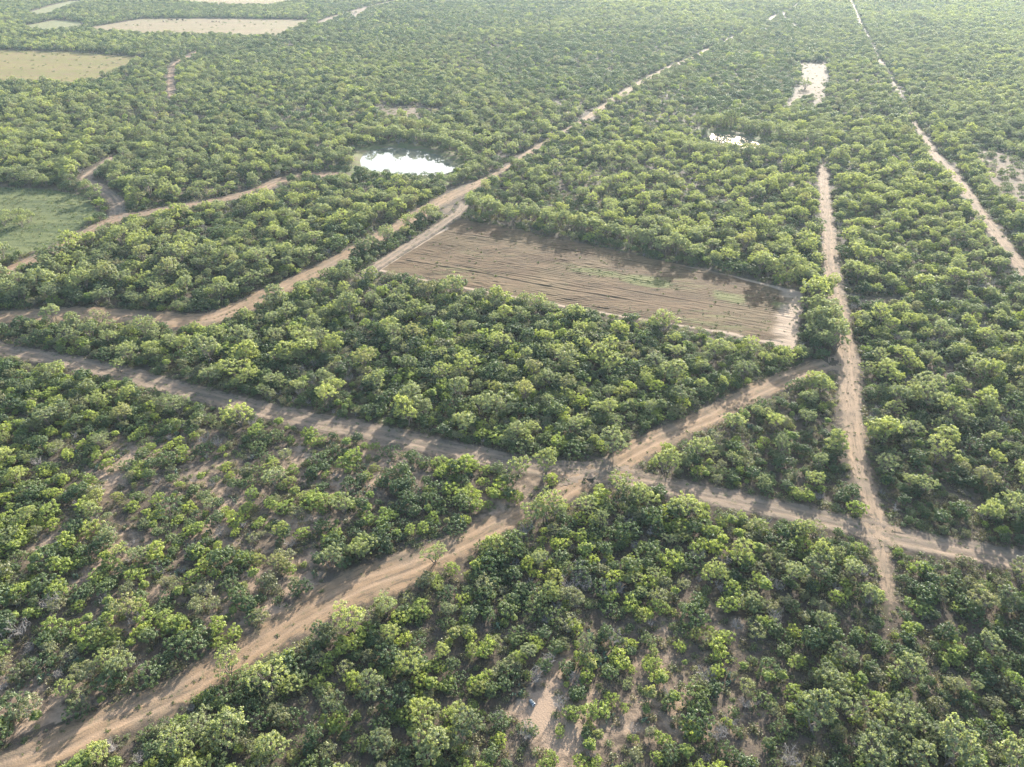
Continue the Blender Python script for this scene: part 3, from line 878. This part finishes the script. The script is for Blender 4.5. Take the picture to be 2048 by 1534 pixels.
def far_from_fixed(P, d):
    ok = np.ones(len(P), bool)
    for q in FIXED:
        ok &= np.hypot(P[:, 0] - q[0], P[:, 1] - q[1]) > d
    return ok

OPEN = [px((-200, 672), (0, 662), (280, 662), (400, 670), (470, 652), (540, 617), (620, 580), (700, 537), (690, 515), (600, 555), (450, 628), (390, 643), (150, 628), (0, 636), (-200, 650)),
        px((690, 290), (930, 296), (945, 345), (905, 374), (760, 374), (690, 366)), px((1398, 260), (1530, 268), (1545, 312), (1398, 306)),
        px((-160, 640), (-60, 600), (0, 572), (90, 532), (160, 495), (235, 462), (350, 436), (500, 405), (570, 385), (620, 370), (700, 366), (700, 340), (500, 375), (230, 430), (0, 545)),
        px((735, 555), (1600, 712), (1596, 690), (745, 540)), px((240, 446), (250, 405), (215, 375), (190, 360), (200, 390), (225, 430))]
# trees
P = cells(3.25, 30, 985)
Z, tab = zone_values(P)
patchy = vnoise(P, 70, 1) * .5 + vnoise(P, 24, 31) * .25 + vnoise(P, 9, 2) * .25
chance = tab[:, 0] * (-0.25 + 2.4 * patchy)
clr = clear_of(P, 2)
size = tab[:, 2] * rng.normal(.76, .23, len(P)).clip(.36, 1.35) * (0.70 + .30 * vnoise(P, 60, 3) + .30 * vnoise(P, 140, 33)) * (1 - .16 * smooth(250, 500, P[:, 1]))
ok = (rng.random(len(P)) < chance) & (clr > 0.4 + 1.2 * size) & far_from_fixed(P, 2.2)
for q in OPEN:
    ok &= ~in_poly(P, q) | (rng.random(len(P)) < .06)
T = P[ok]; Tsc = size[ok]
tint = 0.45 + (vnoise(T, 45, 4) - .5) * .7 + (vnoise(T, 160, 34) - .5) * .9 + rng.normal(0, .34, len(T)) - .08 * (T[:, 1] > 300)
put("mesquite_tree", T, Tsc, tint)
tree_xy = T
# shrubs: fine near, coarser and larger far away
for (st, y0, y1, big) in ((1.72, 30, 150, .74), (2.2, 150, 330, .85), (3.2, 330, 985, 1.1)):
    P = cells(st, y0, y1)
    Z, tab = zone_values(P)
    patchy = vnoise(P, 16, 6) * .5 + vnoise(P, 5, 7) * .5
    bare = bare_at(P)
    chance = tab[:, 1] * (0.60 + .85 * patchy) * (1 - .6 * bare)
    clr = clear_of(P, 1)
    size = tab[:, 3] * big * rng.normal(.92, .27, len(P)).clip(.38, 1.6) * (.8 + .4 * vnoise(P, 30, 8))
    ok = (rng.random(len(P)) < chance) & (clr > .1 + .75 * size) & far_from_fixed(P, 1.3) & (np.hypot(*(P - at(1075, 1415)).T) > 2.6)
    P, size, tab, Z = P[ok], size[ok], tab[ok], Z[ok]
    u = rng.random(len(P)) + (vnoise(P, 22, 9) - .5) * .35
    lime = u < tab[:, 4]; grey = (u >= tab[:, 4]) & (u < tab[:, 4] + tab[:, 5])
    dead = (u > .955) & (P[:, 1] < 330)
    dark = ~lime & ~grey & ~dead
    tn = .45 + (vnoise(P, 25, 10) - .5) * .9 + rng.normal(0, .22, len(P))
    put("thorn_shrub", P[dark], size[dark] * .95, tn[dark]); put("guajillo_shrub", P[lime], size[lime] * 1.12, tn[lime])
    put("blackbrush_shrub", P[grey], size[grey] * 1.05, tn[grey]); put("dead_shrub", P[dead], size[dead] * .9, tn[dead])
# dead twigs crowd the open patch
P = cells(3.4, 36, 75); z = in_poly(P, ZONES[2][1]) & (rng.random(len(P)) < .25)
put("dead_shrub", P[z], rng.uniform(.5, 1.0, z.sum()), .5)
# prickly pear in the sandy brush
P = cells(3.6, 36, 130); Z, tab = zone_values(P); clr = clear_of(P, 1)
z = (clr > .8) & (rng.random(len(P)) < np.where(Z == 0, .34, np.where(Z == 2, .26, .07)))
put("prickly_pear", P[z], rng.uniform(.6, 1.15, z.sum()), rng.random(z.sum()))
# low undergrowth everywhere near
for st, y0, y1 in ((.95, 34, 120), (1.5, 120, 230)):
    P = cells(st, y0, y1); clr = clear_of(P, 0)
    z = (clr > .1) & (rng.random(len(P)) < .95 * np.clip(1 - 1.25 * bare_at(P), 0.08, 1) * (.3 + 1.3 * vnoise(P, 4, 12)))
    put("low_brush", P[z], rng.uniform(.4, 1.25, z.sum()) * (1.0 if st < 1.5 else 1.3), rng.random(z.sum()))
# thin growth inside the clearings and the weedy plot
for k, dens, st, sc in ((0, .25, 5.0, 1.6), (1, .2, 7.0, 2.0), (5, .8, 1.4, .8), (6, .6, 2.2, 1.5), (7, .30, 3.0, 1.3), (8, .42, 2.6, 1.6), (10, .2, 2.0, 1.0)):
    poly = PATCH[k][1]; P = cells(st, max(30, poly[:, 1].min()), poly[:, 1].max())
    z = in_poly(P, poly) & (rng.random(len(P)) < dens * (.4 + 1.2 * vnoise(P, 6, 14))) & (inside_tracks(P) < -.5)
    put("low_brush", P[z], sc * rng.uniform(.4, 1.2, z.sum()), .35 + .65 * rng.random(z.sum()))
poly = PATCH[8][1]; P = cells(4.5, poly[:, 1].min(), poly[:, 1].max()); z = in_poly(P, poly) & (rng.random(len(P)) < .5)
put("thorn_shrub", P[z], rng.uniform(.4, .9, z.sum()), .8)
P = px((20, 440), (40, 436), (60, 445), (12, 452), (45, 455)); put("mesquite_tree", P, .8, .7)

# weeds: dark tufts on the sand tracks, tufts on the ploughed field, tufts at the crossing
WEED_PLACE = []
def weeds(P, sc, tint, place):
    put("weed_tuft", P, sc, tint)
    WEED_PLACE.extend([place] * len(P))
def along(ti, n, y0, y1, spread):
    L = spline(TR[ti]['line'][::3], .5); L = L[(L[:, 1] > y0) & (L[:, 1] < y1)]
    i = rng.integers(0, len(L), n)
    return L[i] + rng.uniform(-spread, spread, (n, 2))
weeds(along(5, 120, 85, 175, 1.9), rng.uniform(.5, 1.15, 120), rng.uniform(0, .35, 120), "growing on the pale sand track")
weeds(along(6, 24, 160, 300, 2.0), rng.uniform(1.0, 2.0, 24), rng.uniform(0, .35, 24), "growing on the outer sand track")
weeds(px((1190, 945))[0] + rng.normal(0, 1, (42, 2)) * [5, 3], rng.uniform(.5, 1.2, 42), rng.uniform(0, .5, 42), "at the crossing of the tracks")
Lr = np.c_[rng.uniform(FL[:, 0].min() + 3, FL[:, 0].max() - 3, 150), rng.uniform(y0 + 0, y1, 150)] @ rot
FLD_Y = (FL[:, 1].min(), FL[:, 1].max())
Lr = np.c_[rng.uniform(FL[:, 0].min() + 3, FL[:, 0].max() - 3, 170), rng.uniform(FLD_Y[0] + 1, FLD_Y[1] - 1, 170)] @ rot
Lr = Lr[poly_sd(Lr, FIELD) > .8][:100]
weeds(Lr, rng.uniform(.6, 1.6, len(Lr)), rng.uniform(.6, 1, len(Lr)), "on the ploughed field")
# green weed strip and trackside grass (uncountable)
Lr = np.c_[rng.uniform(FL[:, 0].min(), FL[:, 0].max(), 9000), rng.uniform(*FLD_Y, 9000)]
fr = (Lr[:, 1] - FLD_Y[0]) / (FLD_Y[1] - FLD_Y[0]); cx = Lr[:, 0] - FL[:, 0].mean()
pr = .85 * smooth(.25, .6, vnoise(Lr, 6.0, 61)) * np.exp(-((fr - .50 + .10 * cx / 60) / .06) ** 2) * smooth(-35, 5, cx) + .5 * vnoise(Lr * [.3, 1], 5.0, 19) ** 3
z = rng.random(len(Lr)) < pr
G1 = Lr[z] @ rot; G1 = G1[poly_sd(G1, FIELD) > .6]
G2 = []
for t in TR[:6] + TR[7:10]:
    L = spline(t['line'][::3], .8)
    L = L[L[:, 1] < 240]
    n = len(L) * 2
    if n:
        i = rng.integers(0, len(L), n); d = np.gradient(L, axis=0); d /= np.hypot(*d.T)[:, None] + 1e-9
        off = rng.choice([-1, 1], n) * (t['hw'] + rng.normal(-.3, .7, n))
        q = L[i] + np.stack([-d[i, 1], d[i, 0]], -1) * off[:, None]
        G2.append(q[inside_tracks(q) < 1.6])
        i = rng.integers(0, len(L), len(L)); q = L[i] + np.stack([-d[i, 1], d[i, 0]], -1) * rng.normal(0, .28, len(L))[:, None]
        G2.append(q[vnoise(q, 11, 51) > .55])
G2 = np.vstack(G2); G2 = G2[poly_sd(G2, FIELD) < -.3]
GRASS = np.vstack([G1, G2])

# ------------------------------------------------------------------ which plants become objects of their own: the 300 of each kind that show largest
def gn_tree(name, objs):
    nt = bpy.data.node_groups.new(name, 'GeometryNodeTree')
    nt.interface.new_socket("Geometry", in_out='INPUT', socket_type='NodeSocketGeometry')
    nt.interface.new_socket("Geometry", in_out='OUTPUT', socket_type='NodeSocketGeometry')
    N, L = nt.nodes, nt.links
    gi = N.new('NodeGroupInput'); go = N.new('NodeGroupOutput')
    inst = N.new('GeometryNodeInstanceOnPoints'); inst.inputs['Pick Instance'].default_value = True
    join = N.new('GeometryNodeJoinGeometry')
    for o in objs[::-1]:
        oi = N.new('GeometryNodeObjectInfo'); oi.inputs['Object'].default_value = o
        oi.inputs['As Instance'].default_value = True
        L.new(oi.outputs['Geometry'], join.inputs[0])
    def named(nm, typ):
        a = N.new('GeometryNodeInputNamedAttribute'); a.data_type = typ
        a.inputs['Name'].default_value = nm
        return a.outputs['Attribute']
    L.new(gi.outputs[0], inst.inputs['Points'])
    L.new(join.outputs[0], inst.inputs['Instance'])
    L.new(named('idx', 'INT'), inst.inputs['Instance Index'])
    L.new(named('rot', 'FLOAT_VECTOR'), inst.inputs['Rotation'])
    L.new(named('scl', 'FLOAT_VECTOR'), inst.inputs['Scale'])
    L.new(inst.outputs[0], go.inputs[0])
    return nt

def cloud(name, A, protos, **props):
    me = bpy.data.meshes.new(name)
    n = len(A)
    me.vertices.add(n)
    me.vertices.foreach_set("co", A[:, :3].ravel().astype(np.float32))
    def add(nm, typ, key, arr):
        a = me.attributes.new(nm, typ, 'POINT'); a.data.foreach_set(key, arr)
    add('idx', 'INT', 'value', A[:, 7].astype(np.int32))
    add('tint', 'FLOAT', 'value', A[:, 6].astype(np.float32))
    add('rot', 'FLOAT_VECTOR', 'vector', np.c_[np.zeros((n, 2)), A[:, 5]].ravel().astype(np.float32))
    add('scl', 'FLOAT_VECTOR', 'vector', np.c_[A[:, 3], A[:, 3], A[:, 3] * A[:, 4]].ravel().astype(np.float32))
    o = obj(name, me, kind="stuff", **props)
    po = [bpy.data.objects.new(name + "_source", p['both']) for p in protos]
    md = o.modifiers.new("scatter", 'NODES')
    md.node_group = gn_tree(name, po)
    return o

TINTS = {"mesquite_tree": ("grey-green", "mid-green", "yellow-green"), "thorn_shrub": ("very dark green", "dark green", "fresh green"),
         "guajillo_shrub": ("green", "bright green", "lime-green"), "blackbrush_shrub": ("dusty grey", "grey-green", "olive"),
         "dead_shrub": ("silvery", "silvery", "silvery"), "prickly_pear": ("blue-green", "green", "pale green"), "weed_tuft": ("dark", "dark green", "green")}
def places(P, kname):
    ph = []
    Z, _ = zone_values(P)
    trd = np.stack([line_dist(P, t['line']) - t['hw'] for t in TR], 1)
    fd = -poly_sd(P, FIELD); pdn = [-poly_sd(P, q) for q in PONDS]
    cross = np.hypot(*(P - px((1200, 942))[0]).T)
    for i in range(len(P)):
        j = int(np.argmin(trd[i]))
        if cross[i] < 13: ph.append("beside the track crossing")
        elif pdn[0][i] < 9: ph.append("on the bank of the open pond")
        elif pdn[1][i] < 9: ph.append("on the bank of the tree-hidden pond")
        elif fd[i] < 6: ph.append("along the ploughed field edge")
        elif trd[i, j] < 3.4: ph.append("beside " + TR[j]['place'])
        elif trd[i, j] < 9: ph.append("just off " + TR[j]['place'])
        else: ph.append(ZONES[Z[i]][8] if Z[i] >= 0 else DEFAULT[8])
    return ph

STUFF_NAME = {"mesquite_tree": "mesquite_woodland", "thorn_shrub": "thorn_scrub", "guajillo_shrub": "guajillo_scrub", "blackbrush_shrub": "blackbrush_scrub",
              "dead_shrub": "dead_brushwood", "prickly_pear": "cactus_ground_cover", "low_brush": "undergrowth"}
STUFF_LABEL = {"mesquite_tree": "pale green mesquite trees spreading in a mass to the horizon", "thorn_shrub": "dark green thorny scrub filling the gaps between trees",
               "guajillo_shrub": "lighter green leafy scrub scattered through the brush", "blackbrush_shrub": "grey twiggy scrub scattered through the brush",
               "dead_shrub": "grey leafless brushwood among the scrub", "prickly_pear": "prickly pear scattered under the scrub", "low_brush": "low dry weeds and undergrowth between the shrubs"}
CATS = {"mesquite_tree": "woodland", "low_brush": "undergrowth"}
LIMIT = 300
CHOSEN = []          # every plant that is an object of its own
for kn, K in KINDS.items():
    if not PLANTS[kn]: continue
    A = np.vstack(PLANTS[kn])
    if kn == "low_brush":
        cloud(STUFF_NAME[kn], A, K['p'], label=STUFF_LABEL[kn], category="undergrowth"); continue
    hh = np.array([p['h'] for p in K['p']])[A[:, 7].astype(int)] * A[:, 3] * A[:, 4]
    rr = np.array([p['r'] for p in K['p']])[A[:, 7].astype(int)] * A[:, 3]
    u, v, ppm = seen(A[:, :2], hh * .6)
    inview = (u > -8) & (u < 2056) & (v > 2) & (v < 1542)
    show = np.where(inview, ppm ** 2 * rr * (hh + rr), -1)
    order = np.argsort(-show)
    pick = order[:LIMIT]; pick = pick[show[pick] > 0]
    rest = np.setdiff1d(np.arange(len(A)), pick)
    B = A[pick]; bh = hh[pick]
    q1, q2 = np.quantile(bh, [.33, .67])
    plc = [WEED_PLACE[i] for i in pick] if kn == "weed_tuft" else places(B[:, :2], kn)
    t1, t2 = np.quantile(B[:, 6], [.33, .67])
    for i in range(len(B)):
        a = B[i]; vi = int(a[7])
        szw = "small" if bh[i] < q1 else ("large" if bh[i] > q2 else "mid-sized")
        tw = TINTS[kn][0 if a[6] < t1 else (2 if a[6] > t2 else 1)]
        look = f"{szw} {K['shapes'][vi]} {tw} {K['word']}" if kn != "dead_shrub" else f"{szw} {K['shapes'][vi]} grey shrub"
        CHOSEN.append(dict(kn=kn, K=K, a=a, proto=K['p'][vi], place=plc[i], look=look, tw=tw, szw=szw, h=bh[i], word=K['word'].split()[-1] if kn != "prickly_pear" else "cactus"))
    if len(rest):
        cloud(STUFF_NAME.get(kn, kn), A[rest], K['p'], label=STUFF_LABEL.get(kn, ""), category=CATS.get(kn, "scrub"))

# labels: look and place; plants that would share one also name what they stand next to
count = {}
for c in CHOSEN:
    c['label'] = c['look'] + " " + c['place']
    count[c['label']] = count.get(c['label'], 0) + 1
CXY = np.array([c['a'][:2] for c in CHOSEN])
for i, c in enumerate(CHOSEN):
    if count[c['label']] > 1 and c['kn'] != "weed_tuft":
        d = np.hypot(*(CXY - CXY[i]).T); d[i] = 1e9
        for j in np.argsort(d)[:6]:
            o_ = CHOSEN[j]
            if o_['kn'] != "weed_tuft":
                break
        if d[j] < 5.0:
            extra = f"by a {o_['tw']} {o_['word']}"
            if o_['kn'] == "dead_shrub": extra = "by a leafless shrub"
            extra = extra.replace("a olive", "an olive")
        else:
            extra = "standing alone"
        full = c['label'].replace("mid-sized ", "") + " " + extra
        if len(full.split()) <= 16:
            c['label2'] = full
for c in CHOSEN:
    a, K, pr = c['a'], c['K'], c['proto']
    single = pr['leaf'] is None
    root = bpy.data.objects.new(c['kn'], pr['wood'] if single else None)
    COL.objects.link(root)
    root.location = a[:3]; root.rotation_euler = (0, 0, a[5]); root.scale = (a[3], a[3], a[3] * a[4])
    root["label"] = c.get('label2', c['label']); root["category"] = K['cat']; root["group"] = f"{K['word']}s {c['place']}"
    if single:
        root["tint"] = float(a[6])
    else:
        root.empty_display_size = .3
        for nm, me_ in zip(K['parts'], (pr['wood'], pr['leaf'])):
            ch = bpy.data.objects.new(nm, me_); COL.objects.link(ch); ch.parent = root
            ch["tint"] = float(a[6])

n = len(GRASS)
cloud("trackside_grass", np.c_[GRASS, np.zeros(n), rng.uniform(.4, 1.4, n), rng.uniform(.5, 1.0, n), rng.uniform(0, 6.28, n), rng.uniform(.2, 1, n), rng.integers(0, 3, n)], KINDS['weed_tuft']['p'],
      label="low weeds and grass along lane edges and field rows", category="grass")

# ------------------------------------------------------------------ cattle, the white feeder box, the grey trough
def skin_mesh(name, verts, edges, radii, mats, levels=1):
    me = bpy.data.meshes.new(name); me.from_pydata(verts, edges, [])
    o = bpy.data.objects.new(name, me); COL.objects.link(o)
    sk = o.modifiers.new("s", 'SKIN'); sk.use_smooth_shade = True
    for v, r in zip(me.skin_vertices[0].data, radii):
        v.radius = (r, r) if not isinstance(r, tuple) else r
    me.skin_vertices[0].data[0].use_root = True
    sb = o.modifiers.new("d", 'SUBSURF'); sb.levels = levels; sb.render_levels = levels
    dg = bpy.context.evaluated_depsgraph_get()
    out = bpy.data.meshes.new_from_object(o.evaluated_get(dg))
    bpy.data.objects.remove(o)
    out.name = name; out.materials.clear()
    for m_ in mats: out.materials.append(m_)
    return out
M['hide'] = mat_plain("black_hide", (0.016, 0.014, 0.012), (0.03, 0.025, 0.02), 3.0, .7)
M['redhide'] = mat_plain("red_hide", (0.10, 0.045, 0.02), (0.13, 0.06, 0.03), 3.0, .7)
def cow(graze):
    hd = (1.55, 0, .45) if graze else (1.55, 0, 1.45)
    V = [(0, 0, 1.0), (-.75, 0, 1.05), (.65, 0, 1.0), (1.1, 0, 1.1 if not graze else .85), hd, (hd[0] + .32, 0, hd[2] - .14),
         (-.78, .2, .62), (-.88, .2, .34), (-.80, .2, .0), (-.78, -.2, .62), (-.88, -.2, .34), (-.80, -.2, .0),
         (.62, .2, .55), (.64, .2, .30), (.62, .2, .0), (.62, -.2, .55), (.64, -.2, .30), (.62, -.2, .0), (-1.02, 0, 1.1), (-1.08, 0, .5),
         (hd[0] - .05, .22, hd[2] + .12), (hd[0] - .05, -.22, hd[2] + .12)]
    E = [(0, 1), (0, 2), (2, 3), (3, 4), (4, 5), (1, 6), (6, 7), (7, 8), (1, 9), (9, 10), (10, 11), (2, 12), (12, 13), (13, 14), (2, 15), (15, 16), (16, 17), (1, 18), (18, 19), (4, 20), (4, 21)]
    Rr = [.42, .36, .38, .24, .16, .10, .17, .10, .07, .17, .10, .07, .14, .09, .07, .14, .09, .07, .06, .04, .05, .05]
    return V, E, Rr
cows = [skin_mesh("cow", *cow(g), [M[m_]]) for g, m_ in ((True, 'hide'), (False, 'hide'), (True, 'redhide'))]
spots = [(327, 44.5, 0, 2.0, "black cow grazing apart at the edge of the dry pasture herd"), (338, 40.5, 2, 1.0, "reddish cow grazing beside the tree line of the dry pasture"),
         (344, 42, 0, .4, "black cow grazing between the reddish cow and the standing pair"), (355, 41.5, 1, .1, "black cow standing broadside near the tree line of the dry pasture"),
         (366, 42, 1, 2.6, "black cow standing head up, last of the four in a row"), (425, 44.5, 0, .8, "black cow grazing next to the calf on the dry pasture"),
         (433, 44, 2, 2.2, "small reddish calf between two black cows on dry pasture"), (439, 45, 1, 1.3, "large black bull standing beside the calf on dry pasture")]
for u, v, m_, rz, lab in spots:
    o = obj("cow", cows[m_], None, (*at(u, v), 0.10), label=lab, category="cow", group="cattle on the dry pasture")
    o.rotation_euler = (0, 0, rz)
    sc = .75 if "calf" in lab else (1.15 if "bull" in lab else 1.0)
    o.scale = (sc, sc, sc)

def box(x0, x1, y0, y1, z0, z1, ch=0.0):
    """box with chamfered vertical and top edges"""
    if ch <= 0:
        V = [(x, y, z) for z in (z0, z1) for x, y in ((x0, y0), (x1, y0), (x1, y1), (x0, y1))]
        F = [(0, 3, 2, 1), (4, 5, 6, 7), (0, 1, 5, 4), (1, 2, 6, 5), (2, 3, 7, 6), (3, 0, 4, 7)]
        return V, F
    c = ch
    ringo = [(x0 + c, y0), (x1 - c, y0), (x1, y0 + c), (x1, y1 - c), (x1 - c, y1), (x0 + c, y1), (x0, y1 - c), (x0, y0 + c)]
    ringi = [((x - (x0 + x1) / 2) * (1 - 2 * c / (x1 - x0)) + (x0 + x1) / 2, (y - (y0 + y1) / 2) * (1 - 2 * c / (y1 - y0)) + (y0 + y1) / 2) for x, y in ringo]
    V = [(x, y, z0) for x, y in ringo] + [(x, y, z1 - c) for x, y in ringo] + [(x, y, z1) for x, y in ringi]
    F = [tuple(range(7, -1, -1)), tuple(range(16, 24))]
    for r_ in (0, 8):
        F += [(r_ + i, r_ + (i + 1) % 8, r_ + 8 + (i + 1) % 8, r_ + 8 + i) for i in range(8)]
    return V, F
M['white_paint'] = mat_plain("weathered_white_paint", (0.50, 0.49, 0.47), (0.58, 0.57, 0.55), 3.0, .5)
M['green_paint'] = mat_plain("dull_green_paint", (0.07, 0.085, 0.055), (0.10, 0.11, 0.075), 3.0, .6)
M['timber'] = mat_plain("timber", (0.16, 0.12, 0.08), (0.22, 0.17, 0.12), 5.0)
M['dark'] = mat_plain("dark_opening", (0.012, 0.012, 0.012), (0.02, 0.02, 0.02))
M['steel'] = mat_plain("galvanised_steel", (0.13, 0.15, 0.155), (0.19, 0.21, 0.215), 4.0, .8, .15)
bl = obj("hunting_blind", None, None, (*at(1613, 588), 0.0), label="small white-roofed box blind on short legs at the ploughed field corner", category="blind")
bl.rotation_euler = (0, 0, FIELD_ANG)
walls = obj("cabin", mesh("cabin", *box(-.62, .62, -.62, .62, .9, 2.25, .03), [M['green_paint']]), bl)
obj("roof", mesh("roof", *box(-.82, .82, -.78, .78, 2.253, 2.42, .06), [M['white_paint']]), bl)
for s_ in (-1, 1):
    for q in (-1, 1):
        b_ = box(s_ * .5 - .05, s_ * .5 + .05, q * .5 - .05, q * .5 + .05, -.05, .897)
        obj("leg", mesh("leg", *b_, [M['timber']]), bl)
obj("window", mesh("window", *box(-.4, .4, -.635, -.623, 1.6, 1.9), [M['dark']]), walls)
# grey drum lying in the sand of the open patch, with a white rim
def drum():
    V, F = [], []
    prof = [(0, .0), (.0, .24), (.03, .27), (.30, .27), (.32, .285), (.34, .27), (.62, .27), (.64, .285), (.66, .27), (.86, .27), (.90, .25)]
    n = 14
    for x_, r_ in prof:
        V += [(x_, r_ * math.cos(t), .285 + r_ * math.sin(t)) for t in np.arange(n) * 2 * math.pi / n]
    for i in range(len(prof) - 1):
        F += [(i * n + j, i * n + (j + 1) % n, (i + 1) * n + (j + 1) % n, (i + 1) * n + j) for j in range(n)]
    return V, F
dr = obj("steel_drum", mesh("steel_drum", *drum(), [M['steel']], smooth_f=True), None, (*at(1060, 1403), 0.0),
         label="dented grey drum with white rim lying on its side in the sandy patch", category="drum")
dr.rotation_euler = (0, 0, R(-52)); dr.scale = (.8, .8, .8)
V, F = [], []
n = 14
for x_, r_ in ((.86, .272), (.86, .300), (.93, .300), (.93, .235), (.88, .235)):
    V += [(x_, r_ * math.cos(t), .285 + r_ * math.sin(t)) for t in np.arange(n) * 2 * math.pi / n]
for i in range(4):
    F += [(i * n + j, i * n + (j + 1) % n, (i + 1) * n + (j + 1) % n, (i + 1) * n + j) for j in range(n)]
obj("rim", mesh("rim", V, F, [M['white_paint']], smooth_f=True), dr)

# ------------------------------------------------------------------ haze: the air over the whole place
hm = NT("haze")
pv = hm.new("ShaderNodeVolumePrincipled")
pv.inputs["Color"].default_value = (0.70, 0.88, 1.0, 1)
pv.inputs["Density"].default_value = 0.000085
pv.inputs["Anisotropy"].default_value = 0.3
hm.l.new(pv.outputs[0], hm.out.inputs["Volume"])
V, F = box(-5100, 5100, -1600, 8100, -1.0, 77.0)
obj("haze", mesh("haze", V, F, [hm.m]), kind="stuff", label="thin pale morning haze over the brush country", category="haze")
